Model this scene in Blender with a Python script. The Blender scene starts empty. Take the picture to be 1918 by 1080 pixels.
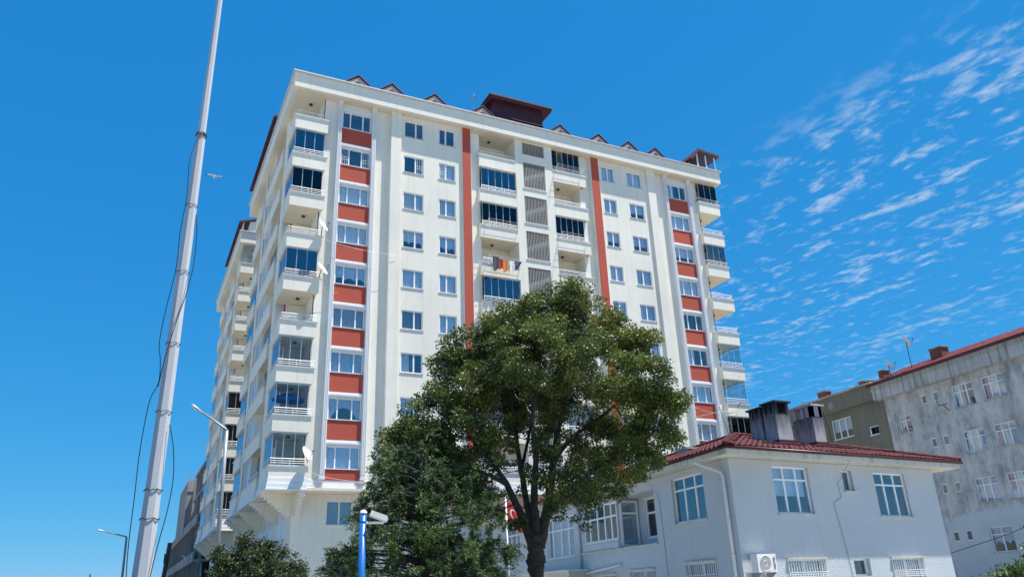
import bpy, math, random
import numpy as np
from mathutils import Matrix, Vector
R = math.radians
random.seed(7); rng = np.random.default_rng(7)
scene = bpy.context.scene
col = scene.collection
# ---------------------------------------------------------------- camera
FPX, YAW, PITCH, ROLL = 1446.08, 26.4036, 21.5902, 2.30636
cy, sy, cp, sp = math.cos(R(YAW)), math.sin(R(YAW)), math.cos(R(PITCH)), math.sin(R(PITCH))
fw = Vector((sy*cp, cy*cp, sp)); rt = Vector((cy, -sy, 0)); dn = fw.cross(rt)
c_, s_ = math.cos(R(ROLL)), math.sin(R(ROLL))
rt2 = rt*c_ + dn*s_; dn2 = dn*c_ - rt*s_
cam = bpy.data.cameras.new('camera'); camo = bpy.data.objects.new('camera', cam); col.objects.link(camo)
cam.sensor_width = 36; cam.lens = FPX/1918*36; cam.clip_start = .1; cam.clip_end = 6000
m = Matrix.Identity(4)
for i, v in enumerate((rt2, -dn2, -fw)):
    for j in range(3): m[j][i] = v[j]
camo.matrix_world = m
scene.camera = camo
# ---------------------------------------------------------------- light
SUN_EL, SUN_AZ = 70.9, 127.0          # azimuth clockwise from +Y
scene.view_settings.view_transform = 'Standard'; scene.view_settings.look = 'None'
scene.view_settings.exposure = .87; scene.view_settings.gamma = 1; scene.view_settings.use_curve_mapping = False
world = bpy.data.worlds.new('World'); scene.world = world; world.use_nodes = True
wt = world.node_tree; wn = wt.nodes; wl = wt.links; wn.clear()
def N(t, nodes=None, **k):
    n = (nodes or wn).new(t)
    for a, b in k.items():
        if a.startswith('i_'): n.inputs[a[2:].replace('_', ' ')].default_value = b
        else: setattr(n, a, b)
    return n
sky = N('ShaderNodeTexSky', sky_type='NISHITA', sun_disc=False, sun_elevation=R(SUN_EL), sun_rotation=R(SUN_AZ), air_density=1.0, dust_density=0, ozone_density=6.0, altitude=1000)
# one uniform grade over the whole sky: the deep, saturated blue of the photograph
ssep = N('ShaderNodeSeparateColor'); wl.new(sky.outputs[0], ssep.inputs[0]); scom = N('ShaderNodeCombineColor')
for i, (gain, ref, g) in enumerate(((1.05, 4.4, 1.33), (2.95, 6.18, .55), (4.75, 7.04, .34))):
    p1 = N('ShaderNodeMath', operation='DIVIDE'); p1.inputs[1].default_value = ref; wl.new(ssep.outputs[i], p1.inputs[0])
    p2 = N('ShaderNodeMath', operation='POWER'); p2.inputs[1].default_value = g; wl.new(p1.outputs[0], p2.inputs[0])
    p3 = N('ShaderNodeMath', operation='MULTIPLY'); p3.inputs[1].default_value = gain; wl.new(p2.outputs[0], p3.inputs[0]); wl.new(p3.outputs[0], scom.inputs[i])
tc = N('ShaderNodeTexCoord'); sep = N('ShaderNodeSeparateXYZ'); wl.new(tc.outputs['Generated'], sep.inputs[0])
def M_(op, a, b=None, c=None, clamp=False):
    n = N('ShaderNodeMath', operation=op, use_clamp=clamp)
    for i, x in enumerate((a, b, c)):
        if x is None: continue
        if isinstance(x, (int, float)): n.inputs[i].default_value = x
        else: wl.new(x, n.inputs[i])
    return n.outputs[0]
zz = M_('MAXIMUM', sep.outputs[2], .03)
px = M_('DIVIDE', sep.outputs[0], zz); py = M_('DIVIDE', sep.outputs[1], zz)
comb = N('ShaderNodeCombineXYZ'); wl.new(px, comb.inputs[0]); wl.new(py, comb.inputs[1])
def noise(scale, sx, sy_, rot, detail, rough, off=0., dist=0.):
    mp = N('ShaderNodeMapping'); mp.inputs['Scale'].default_value = (sx, sy_, 1); mp.inputs['Rotation'].default_value = (0, 0, R(rot)); mp.inputs['Location'].default_value = (off, off*.7, 0)
    wl.new(comb.outputs[0], mp.inputs[0])
    n = N('ShaderNodeTexNoise'); n.inputs['Scale'].default_value = scale; n.inputs['Detail'].default_value = detail; n.inputs['Roughness'].default_value = rough; n.inputs['Distortion'].default_value = dist
    wl.new(mp.outputs[0], n.inputs['Vector']); return n.outputs['Fac']
def ss(x, a, b):
    n = N('ShaderNodeMapRange', interpolation_type='SMOOTHSTEP'); wl.new(x, n.inputs[0]); n.inputs[1].default_value = a; n.inputs[2].default_value = b; return n.outputs[0]
streak = noise(2.6, 1.7, .5, 5, 4, .55, 3.1, .3)
puff = noise(17, 1.0, .62, 12, 5, .58, 9.2, .25)
fine = noise(42, 1, .7, 25, 3, .6, 4.4)
big = noise(1.1, 1, .6, 0, 2, .5, 1.7)
edge = M_('ADD', px, M_('MULTIPLY', M_('SUBTRACT', big, .5), .9))
field = M_('ADD', M_('MULTIPLY', puff, .8), M_('MULTIPLY', fine, .2))
cl = M_('MULTIPLY', ss(M_('ADD', field, M_('MULTIPLY', M_('SUBTRACT', streak, .5), .55)), .495, .72), ss(edge, 1.2, 1.6))
cl = M_('MULTIPLY', cl, M_('SUBTRACT', .56, M_('MULTIPLY', ss(px, 2.0, 3.4), .26)))
cmix = N('ShaderNodeMixRGB'); wl.new(cl, cmix.inputs[0]); wl.new(scom.outputs[0], cmix.inputs[1]); cmix.inputs[2].default_value = (3.6, 4.3, 5.0, 1)
bg = N('ShaderNodeBackground'); bg.inputs[1].default_value = .10; wl.new(cmix.outputs[0], bg.inputs[0])
wo = N('ShaderNodeOutputWorld'); wl.new(bg.outputs[0], wo.inputs[0])
sun = bpy.data.lights.new('sun', 'SUN'); sun.energy = 4.6; sun.angle = R(.53); sun.color = (1, .955, .88)
suno = bpy.data.objects.new('sun', sun); col.objects.link(suno)
sd = Vector((math.sin(R(SUN_AZ))*math.cos(R(SUN_EL)), math.cos(R(SUN_AZ))*math.cos(R(SUN_EL)), math.sin(R(SUN_EL))))
suno.rotation_euler = sd.to_track_quat('Z', 'Y').to_euler(); suno.location = (0, 0, 60)
# ---------------------------------------------------------------- materials
def newmat(name):
    mt = bpy.data.materials.new(name); mt.use_nodes = True
    return mt, mt.node_tree, mt.node_tree.nodes['Principled BSDF']
def node(nt, t, **k):
    n = nt.nodes.new(t)
    for a, b in k.items(): setattr(n, a, b)
    return n
def tnoise(nt, src, scale, detail=3, vscale=(1, 1, 1), rough=.55):
    mp = node(nt, 'ShaderNodeMapping'); mp.inputs['Scale'].default_value = vscale
    nt.links.new(src, mp.inputs[0])
    n = node(nt, 'ShaderNodeTexNoise'); n.inputs['Scale'].default_value = scale; n.inputs['Detail'].default_value = detail; n.inputs['Roughness'].default_value = rough
    nt.links.new(mp.outputs[0], n.inputs['Vector']); return n.outputs['Fac']
def ramp(nt, src, stops):
    r = node(nt, 'ShaderNodeValToRGB'); el = r.color_ramp.elements
    while len(el) < len(stops): el.new(.5)
    for e, (p, c) in zip(el, stops): e.position = p; e.color = c if len(c) == 4 else (*c, 1)
    nt.links.new(src, r.inputs[0]); return r.outputs[0]
def plaster(name, c, var=.10, streak=.10, bump=.25, bscale=30, rough=.85, dirt=(.35, .33, .28)):
    mt, nt, b = newmat(name); L = nt.links
    pos = node(nt, 'ShaderNodeNewGeometry').outputs['Position']
    n1 = tnoise(nt, pos, .35, 4); n2 = tnoise(nt, pos, 2.2, 5, (1.8, 1.8, .10), .65); n3 = tnoise(nt, pos, 9, 3)
    lo = tuple(x*(1-var) for x in c); hi = tuple(min(1, x*(1+var*.6)) for x in c)
    c1 = ramp(nt, n1, [(.3, lo), (.7, hi)])
    mx = node(nt, 'ShaderNodeMixRGB', blend_type='MIX'); L.new(ramp(nt, n2, [(.5, (0, 0, 0)), (.85, (streak*2.2,)*3)]), mx.inputs[0]); L.new(c1, mx.inputs[1]); mx.inputs[2].default_value = (*[x*y for x, y in zip(c, dirt)], 1)
    m2 = node(nt, 'ShaderNodeMixRGB', blend_type='MULTIPLY'); m2.inputs[0].default_value = 1; L.new(mx.outputs[0], m2.inputs[1]); L.new(ramp(nt, n3, [(.3, (.95,)*3), (.7, (1, 1, 1))]), m2.inputs[2])
    L.new(m2.outputs[0], b.inputs['Base Color']); b.inputs['Roughness'].default_value = rough
    bp = node(nt, 'ShaderNodeBump'); bp.inputs['Strength'].default_value = bump; bp.inputs['Distance'].default_value = .02
    L.new(tnoise(nt, pos, bscale, 3), bp.inputs['Height']); L.new(bp.outputs[0], b.inputs['Normal'])
    return mt
def simple(name, c, rough=.5, metal=0, var=.08, scale=4, bump=0):
    mt, nt, b = newmat(name)
    pos = node(nt, 'ShaderNodeNewGeometry').outputs['Position']
    nt.links.new(ramp(nt, tnoise(nt, pos, scale, 4), [(.3, tuple(x*(1-var) for x in c)), (.7, tuple(min(1, x*(1+var)) for x in c))]), b.inputs['Base Color'])
    b.inputs['Roughness'].default_value = rough; b.inputs['Metallic'].default_value = metal
    if bump:
        bp = node(nt, 'ShaderNodeBump'); bp.inputs['Strength'].default_value = bump; bp.inputs['Distance'].default_value = .02
        nt.links.new(tnoise(nt, pos, scale*6, 4), bp.inputs['Height']); nt.links.new(bp.outputs[0], b.inputs['Normal'])
    return mt
def glassmat(name, tint, refl, ior=1.9):
    mt = bpy.data.materials.new(name); mt.use_nodes = True; nt = mt.node_tree; nt.nodes.clear()
    tr = node(nt, 'ShaderNodeBsdfTransparent'); tr.inputs[0].default_value = (*tint, 1)
    gl = node(nt, 'ShaderNodeBsdfGlossy'); gl.inputs['Roughness'].default_value = .02; gl.inputs[0].default_value = (*refl, 1)
    ge = node(nt, 'ShaderNodeNewGeometry'); dt = node(nt, 'ShaderNodeVectorMath', operation='DOT_PRODUCT'); nt.links.new(ge.outputs['Normal'], dt.inputs[0]); nt.links.new(ge.outputs['Incoming'], dt.inputs[1])
    def mm(op, a, b=None):
        n = node(nt, 'ShaderNodeMath', operation=op)
        for i, x in enumerate((a, b)):
            if x is None: continue
            if isinstance(x, (int, float)): n.inputs[i].default_value = x
            else: nt.links.new(x, n.inputs[i])
        return n.outputs[0]
    F0 = ((ior-1)/(ior+1))**2
    schl = mm('ADD', mm('MULTIPLY', mm('POWER', mm('SUBTRACT', 1, mm('ABSOLUTE', dt.outputs['Value'])), 5), 1-F0), F0)
    pos = node(nt, 'ShaderNodeNewGeometry').outputs['Position']
    bp = node(nt, 'ShaderNodeBump'); bp.inputs['Strength'].default_value = .04; bp.inputs['Distance'].default_value = .05
    nt.links.new(tnoise(nt, pos, 1.2, 2), bp.inputs['Height']); nt.links.new(bp.outputs[0], gl.inputs['Normal'])
    mx = node(nt, 'ShaderNodeMixShader'); nt.links.new(schl, mx.inputs[0]); nt.links.new(tr.outputs[0], mx.inputs[1]); nt.links.new(gl.outputs[0], mx.inputs[2])
    o = node(nt, 'ShaderNodeOutputMaterial'); nt.links.new(mx.outputs[0], o.inputs[0]); return mt
MT = dict(
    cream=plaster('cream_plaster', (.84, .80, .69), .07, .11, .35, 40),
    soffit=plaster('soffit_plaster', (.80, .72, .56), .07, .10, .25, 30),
    trim=plaster('white_trim', (.78, .78, .78), .04, .03, .15, 30),
    red=plaster('red_render', (.50, .085, .05), .07, .05, .3, 40, dirt=(.8, .8, .8)),
    ground=plaster('ground_storey_plaster', (.80, .78, .68), .05, .10, .35, 25),
    pvc=simple('white_pvc', (.85, .86, .87), .35, var=.03),
    rail=simple('white_painted_steel', (.82, .80, .78), .45, var=.05),
    alu=simple('silver_aluminium', (.62, .64, .67), .35, .6),
    room=simple('dim_room_wall', (.26, .26, .26), .9),  # grey darkened to stand in for dim rooms
    curtain=simple('white_curtain', (.86, .89, .90), .9, var=.05),
    lace=simple('lace_curtain', (.62, .68, .74), .9, var=.25, scale=14),
    blind=simple('grey_blind', (.30, .31, .34), .8),
    slat=simple('louver_grey', (.42, .40, .36), .6),
    stair=simple('stair_white', (.85, .85, .84), .8),  # whitened so the flights look lit behind the slats
    glass=glassmat('window_glass', (.86, .905, .94), (1, 1, 1), 2.05),
    blueglass=glassmat('blue_tinted_glass', (.03, .08, .16), (.8, .92, 1), 2.7),
    darkglass=glassmat('smoked_glass', (.10, .11, .14), (.9, .95, 1), 1.55),
    clearglass=glassmat('clear_glass', (.86, .90, .92), (1, 1, 1), 1.45),
    wine=simple('wine_metal_cladding', (.075, .018, .022), .5, .1, .25, 3),
    winetrim=simple('wine_trim', (.085, .026, .028), .55, 0),
    dormer=plaster('dormer_render', (.46, .37, .34), .06),
    gutter=simple('zinc_gutter', (.62, .63, .62), .45, .3),
    dark=simple('dark_plastic', (.03, .03, .035), .5),
    dish=simple('dish_paint', (.62, .61, .58), .4, var=.06),
    rust=simple('rusty_patch', (.42, .20, .07), .8, var=.4, scale=9),
    ac=simple('ac_casing', (.76, .75, .72), .45, var=.04),
    concrete=plaster('pole_concrete', (.50, .51, .53), .08, .22, .12, 60, dirt=(.5, .5, .5)),
    rawc=plaster('raw_concrete', (.30, .29, .27), .30, .35, .6, 14, dirt=(.25, .25, .25)),
    darkvoid=simple('unlit_interior', (.05, .05, .05), .9),  # near-black colour stands in for unlit depth behind openings
    cable=simple('black_cable', (.015, .015, .018), .5),
    steel=simple('galvanised_steel', (.28, .30, .32), .5, .3),
    lamp=simple('lamp_housing', (.55, .56, .56), .4, .3),
    bluepaint=simple('blue_pole_paint', (.012, .12, .40), .35, var=.12, scale=6),
    whiteplastic=simple('white_plastic', (.80, .78, .70), .4),
    parasol=simple('blue_parasol', (.01, .07, .38), .7),
    bird=simple('gull_feathers', (.75, .75, .75), .8),
    birddark=simple('gull_wingtip', (.03, .03, .03), .8),
    flagred=simple('flag_red', (.62, .02, .02), .8, var=.05),
    flagwhite=simple('flag_white', (.85, .85, .85), .8),
    paper=simple('paper_notice', (.72, .82, .85), .8),
    print_=simple('notice_print', (.15, .35, .5), .8),
    navy=simple('navy_cloth', (.02, .03, .07), .9), redcloth=simple('red_cloth', (.45, .03, .02), .9), orange=simple('orange_cloth', (.60, .22, .06), .9),
    whitecloth=simple('white_cloth', (.8, .8, .8), .9), greycloth=simple('grey_cloth', (.07, .08, .11), .9),
    sillgrey=simple('grey_sill_stone', (.42, .42, .43), .7),
    door=simple('brown_door', (.08, .07, .065), .5),
)
def vary(mt, lo, hi):
    nt = mt.node_tree; b = nt.nodes['Principled BSDF']; src = b.inputs['Base Color'].links[0].from_socket
    oi = node(nt, 'ShaderNodeObjectInfo'); m = node(nt, 'ShaderNodeMixRGB', blend_type='MULTIPLY'); m.inputs[0].default_value = 1
    nt.links.new(src, m.inputs[1]); nt.links.new(ramp(nt, oi.outputs['Random'], [(0, lo), (1, hi)]), m.inputs[2]); nt.links.new(m.outputs[0], b.inputs['Base Color'])
vary(MT['red'], (.86, .92, .95), (1.0, 1.0, 1.0)); vary(MT['curtain'], (.78, .84, .92), (1.0, .97, .90)); vary(MT['blind'], (.6, .6, .6), (1.3, 1.25, 1.2)); vary(MT['lace'], (.8, .85, .9), (1, 1, 1))
# ---------------------------------------------------------------- mesh helpers
class MB:
    def __init__(s): s.v = []; s.f = []; s.m = []; s.cur = 0
    def face(s, *p):
        i = len(s.v); s.v += [tuple(q) for q in p]; s.f.append(tuple(range(i, i+len(p)))); s.m.append(s.cur); return s
    def box(s, x0, x1, y0, y1, z0, z1):
        x0, x1 = min(x0, x1), max(x0, x1); y0, y1 = min(y0, y1), max(y0, y1); z0, z1 = min(z0, z1), max(z0, z1)
        i = len(s.v); s.v += [(x0, y0, z0), (x1, y0, z0), (x1, y1, z0), (x0, y1, z0), (x0, y0, z1), (x1, y0, z1), (x1, y1, z1), (x0, y1, z1)]
        for q in ((0, 3, 2, 1), (4, 5, 6, 7), (0, 1, 5, 4), (1, 2, 6, 5), (2, 3, 7, 6), (3, 0, 4, 7)): s.f.append(tuple(i+k for k in q)); s.m.append(s.cur)
        return s
    def prism(s, pts, z0, z1, axis=2):
        """extrude polygon pts along axis"""
        n = len(pts); i = len(s.v)
        def P(a, b, c): return {2: (a, b, c), 1: (a, c, b), 0: (c, a, b)}[axis]
        s.v += [P(a, b, z0) for a, b in pts] + [P(a, b, z1) for a, b in pts]
        s.f.append(tuple(range(i+n-1, i-1, -1))); s.f.append(tuple(range(i+n, i+2*n))); s.m += [s.cur]*2
        for k in range(n): s.f.append((i+k, i+(k+1) % n, i+n+(k+1) % n, i+n+k)); s.m.append(s.cur)
        return s
    def tube(s, pts, rad, n=8, cap=True):
        pts = [Vector(p) for p in pts]; rad = rad if isinstance(rad, (list, tuple)) else [rad]*len(pts)
        base = len(s.v); up = None
        for k, p in enumerate(pts):
            d = (pts[min(k+1, len(pts)-1)]-pts[max(k-1, 0)]).normalized()
            if up is None: up = Vector((0, 0, 1)) if abs(d.z) < .9 else Vector((1, 0, 0))
            a = d.cross(up).normalized(); b = d.cross(a).normalized(); up = -b if b.length else up
            up = a.cross(d)
            for j in range(n):
                t = 2*math.pi*j/n; s.v.append(tuple(p+a*math.cos(t)*rad[k]+b*math.sin(t)*rad[k]))
        for k in range(len(pts)-1):
            for j in range(n):
                s.f.append((base+k*n+j, base+k*n+(j+1) % n, base+(k+1)*n+(j+1) % n, base+(k+1)*n+j)); s.m.append(s.cur)
        if cap:
            s.f.append(tuple(base+j for j in range(n-1, -1, -1))); s.f.append(tuple(base+(len(pts)-1)*n+j for j in range(n))); s.m += [s.cur]*2
        return s
    def holes(s, x0, x1, z0, z1, hs, y, rev=0.):
        """wall sheet in xz at depth y with rectangular holes (xa,xb,za,zb) and reveals going to y+rev"""
        xs = sorted({x0, x1, *[h[0] for h in hs], *[h[1] for h in hs]}); zs = sorted({z0, z1, *[h[2] for h in hs], *[h[3] for h in hs]})
        xs = [x for x in xs if x0 <= x <= x1]; zs = [z for z in zs if z0 <= z <= z1]
        for a, b in zip(xs, xs[1:]):
            for c, d in zip(zs, zs[1:]):
                mx, mz = (a+b)/2, (c+d)/2
                if any(h[0] < mx < h[1] and h[2] < mz < h[3] for h in hs): continue
                s.face((a, y, c), (b, y, c), (b, y, d), (a, y, d))
        if rev:
            for a, b, c, d in hs:
                s.face((a, y, c), (a, y+rev, c), (b, y+rev, c), (b, y, c)); s.face((a, y, d), (b, y, d), (b, y+rev, d), (a, y+rev, d))
                s.face((a, y, c), (a, y, d), (a, y+rev, d), (a, y+rev, c)); s.face((b, y, c), (b, y+rev, c), (b, y+rev, d), (b, y, d))
        return s
    def mesh(s, name, mats, smooth=False):
        me = bpy.data.meshes.new(name); me.from_pydata(s.v, [], s.f)
        for mt in (mats if isinstance(mats, (list, tuple)) else [mats]): me.materials.append(MT[mt] if isinstance(mt, str) else mt)
        if any(s.m): me.polygons.foreach_set('material_index', s.m)
        if smooth: me.polygons.foreach_set('use_smooth', [True]*len(s.f))
        me.update(); return me
WM = {}
I4 = Matrix.Identity(4)
def T(x, y, z): return Matrix.Translation((x, y, z))
def obj(name, me, parent=None, M=I4, kind=None, label=None):
    o = bpy.data.objects.new(name, me); col.objects.link(o)
    if parent: o.parent = parent; o.matrix_basis = WM[parent.name].inverted() @ M
    else: o.matrix_basis = M
    WM[o.name] = M.copy()
    if kind: o['kind'] = kind
    if label: o['label'] = label
    return o
def thing(name, label, cat, M=I4, group=None, me=None):
    o = obj(name, me, None, M); o['label'] = label; o['category'] = cat
    if group: o['group'] = group
    return o
def frame(P, az):
    a = R(az); return Matrix(((math.sin(a), -math.cos(a), 0, P[0]), (math.cos(a), math.sin(a), 0, P[1]), (0, 0, 1, P[2] if len(P) > 2 else 0), (0, 0, 0, 1)))
cache = {}
def cached(key, fn):
    if key not in cache: cache[key] = fn()
    return cache[key]
def pleat(w, h, folds, amp, bot=None):
    b = MB(); n = folds*4; pts = []
    for i in range(n+1):
        x = w*i/n; y = amp*math.sin(i*math.pi/2); zb = 0 if bot is None else bot(i/n)*h; pts.append((x, y, zb))
    for p, q in zip(pts, pts[1:]): b.face((p[0], p[1], p[2]), (q[0], q[1], q[2]), (q[0], q[1], h), (p[0], p[1], h))
    return b
def curtain_mesh(kind, w, h):
    if kind == 'full': return pleat(w, h, max(5, int(w*6)), .009).mesh('curtain', 'curtain')
    if kind == 'side': return pleat(w*.42, h, max(4, int(w*4)), .035).mesh('curtain', 'curtain')
    if kind == 'rside': return MB_shift(pleat(w*.35, h, max(4, int(w*4)), .035), w*.62).mesh('curtain', 'curtain')
    if kind == 'scallop': return pleat(w, h, max(5, int(w*5)), .02, lambda t: .28+.14*abs(math.sin(t*math.pi*3))).mesh('curtain', 'curtain')
    if kind == 'arch': return pleat(w, h, max(6, int(w*6)), .02, lambda t: .08+.52*max(0, 1-(abs(t-.5)/.42)**2)).mesh('curtain', 'lace')
    if kind == 'lace': return pleat(w, h, max(6, int(w*7)), .015).mesh('curtain', 'lace')
    if kind == 'grey': return MB().box(0, w, 0, .01, 0, h).mesh('blind', 'blind')
    if kind == 'half': return MB().box(0, w, 0, .01, h*.38, h).mesh('blind', 'curtain')
    if kind == 'zebra':
        b = MB(); n = 9
        for i in range(n): b.box(0, w, 0, .01, h*(i+.08)/n, h*(i+.62)/n)
        b.cur = 1; b.box(0, w, .02, .025, 0, h); return b.mesh('blind', ['curtain', 'lace'])
def MB_shift(b, dx):
    b.v = [(x+dx, y, z) for x, y, z in b.v]; return b
def window(parent, F, s, z, w, h, cols=(.5,), trans=None, f=.055, dep=.08, gl='glass', curt=None, sill=.09, grid=(), name='window', fm='pvc', sillmat='trim', lab=None, tcols=None):
    """framed window; s,z lower-left corner on the wall plane of frame F"""
    key = ('w', round(w, 2), round(h, 2), cols, trans, f, fm, tcols)
    xs = [0]+[c*w for c in cols]+[w]; zt = trans*h if trans else None
    tx = xs if tcols is None else [0]+[c*w for c in tcols]+[w]
    def fr():
        b = MB(); b.box(0, f, 0, .07, 0, h).box(w-f, w, 0, .07, 0, h).box(f, w-f, 0, .07, 0, f).box(f, w-f, 0, .07, h-f, h)
        top = zt-f/2 if zt else h-f
        for x in xs[1:-1]: b.box(x-f*.7, x+f*.7, .004, .066, f, top)
        if zt:
            b.box(f, w-f, .006, .064, zt-f/2, zt+f/2)
            for x in tx[1:-1]: b.box(x-f*.55, x+f*.55, .004, .066, zt+f/2, h-f)
        return b.mesh(name, fm)
    o = obj(name, cached(key, fr), parent, F @ T(s, dep, z), label=lab)
    cells = []
    for a, b_ in zip(xs, xs[1:]): cells.append((a, b_, 0, zt if zt else h))
    if zt:
        for a, b_ in zip(tx, tx[1:]): cells.append((a, b_, zt, h))
    for a, b_, c, d in cells:
        pw, ph = b_-a, d-c
        pm = cached(('p', round(pw, 3), round(ph, 3), gl), lambda: MB().box(.01, pw-.01, 0, .006, .01, ph-.01).mesh('pane', gl))
        obj('pane', pm, o, F @ T(s+a, dep+.03, z+c))
    for gi in grid:
        a, b_ = xs[gi], xs[gi+1]
        gm = cached(('g', round(b_-a, 2), round(h, 2)), lambda: _grid(b_-a, h))
        obj('safety_bars', gm, o, F @ T(s+a, dep+.0, z))
    if curt:
        cm = cached(('c', curt, round(w, 2), round(h, 2)), lambda: curtain_mesh(curt, w-.1, h-.08))
        obj('curtain', cm, o, F @ T(s+.05, dep+.16, z+.04))
    if sill:
        sm = cached(('s', round(w, 2), sill, sillmat, dep), lambda: MB().box(-.05, w+.05, -sill, dep+.02, -.04, -.003).mesh('sill', sillmat))
        obj('sill', sm, o, F @ T(s, 0, z))
    return o
def _grid(w, h):
    b = MB()
    for i in range(1, 4): b.box(w*i/4-.008, w*i/4+.008, -.02, 0, .05, h-.05)
    for t in (.35, .5): b.box(.05, w-.05, -.022, -.001, h*t-.01, h*t+.01)
    return b.mesh('safety_bars', 'pvc')
def railing(parent, F, pts, z, h=.40, label=None):
    """rail of three bars over posts along polyline pts (s,d)"""
    b = MB()
    for (x0, y0), (x1, y1) in zip(pts, pts[1:]):
        L = math.hypot(x1-x0, y1-y0)
        for t, r in ((h, .026), (h*.66, .014), (h*.36, .014)):
            b.tube([(x0, y0, z+t), (x1, y1, z+t)], r, 6)
        n = max(1, round(L/.95))
        for i in range(n+1):
            x = x0+(x1-x0)*i/n; y = y0+(y1-y0)*i/n; b.tube([(x, y, z), (x, y, z+h)], .017, 5)
    return obj('railing', b.mesh('railing', 'rail'), parent, F)
def glazing(parent, F, s0, s1, d, z0, z1, n, gl='blueglass', openpane=None):
    b = MB(); b.box(s0, s1, d-.02, d+.03, z0, z0+.05).box(s0, s1, d-.02, d+.03, z1-.07, z1)
    for i in range(n+1):
        x = s0+(s1-s0)*i/n; b.box(max(s0, x-.018), min(s1, x+.018), d-.015, d+.025, z0+.05, z1-.07)
    o = obj('glazing_frame', b.mesh('glazing_frame', 'alu'), parent, F)
    w = (s1-s0)/n
    for i in range(n):
        if openpane is not None and i in openpane: continue
        pm = cached(('gp', round(w, 2), round(z1-z0, 2), gl), lambda: MB().box(.012, w-.012, 0, .008, .04, z1-z0-.06).mesh('pane', gl))
        obj('pane', pm, o, F @ T(s0+i*w, d, z0))
    return o
# ---------------------------------------------------------------- setting: ground
GZ = -1.6
mt, nt, b_ = newmat('asphalt'); pos = node(nt, 'ShaderNodeNewGeometry').outputs['Position']
nt.links.new(ramp(nt, tnoise(nt, pos, .6, 6), [(.3, (.045, .045, .047)), (.7, (.065, .064, .062))]), b_.inputs['Base Color']); b_.inputs['Roughness'].default_value = .9
MT['asphalt'] = mt
MT['paving'] = plaster('concrete_paving', (.33, .32, .29), .15, .05, .3, 20)
MT['grass'] = simple('lawn', (.06, .10, .025), .95, var=.4, scale=3, bump=.6)
obj('ground', MB().box(-1500, 1500, -1500, 1500, GZ-.5, GZ).mesh('ground', 'paving'), kind='structure')
obj('road', MB().box(-9, 2, -200, 400, GZ-.1, GZ+.004).mesh('road', 'asphalt'), kind='structure')
obj('pavement', MB().box(2, 6.6, -200, 400, GZ-.1, GZ+.13).mesh('pavement', 'paving'), kind='structure')
obj('lawn', MB().box(6.7, 12.5, 14, 24, GZ-.1, GZ+.06).mesh('lawn', 'grass'), kind='structure')
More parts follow.
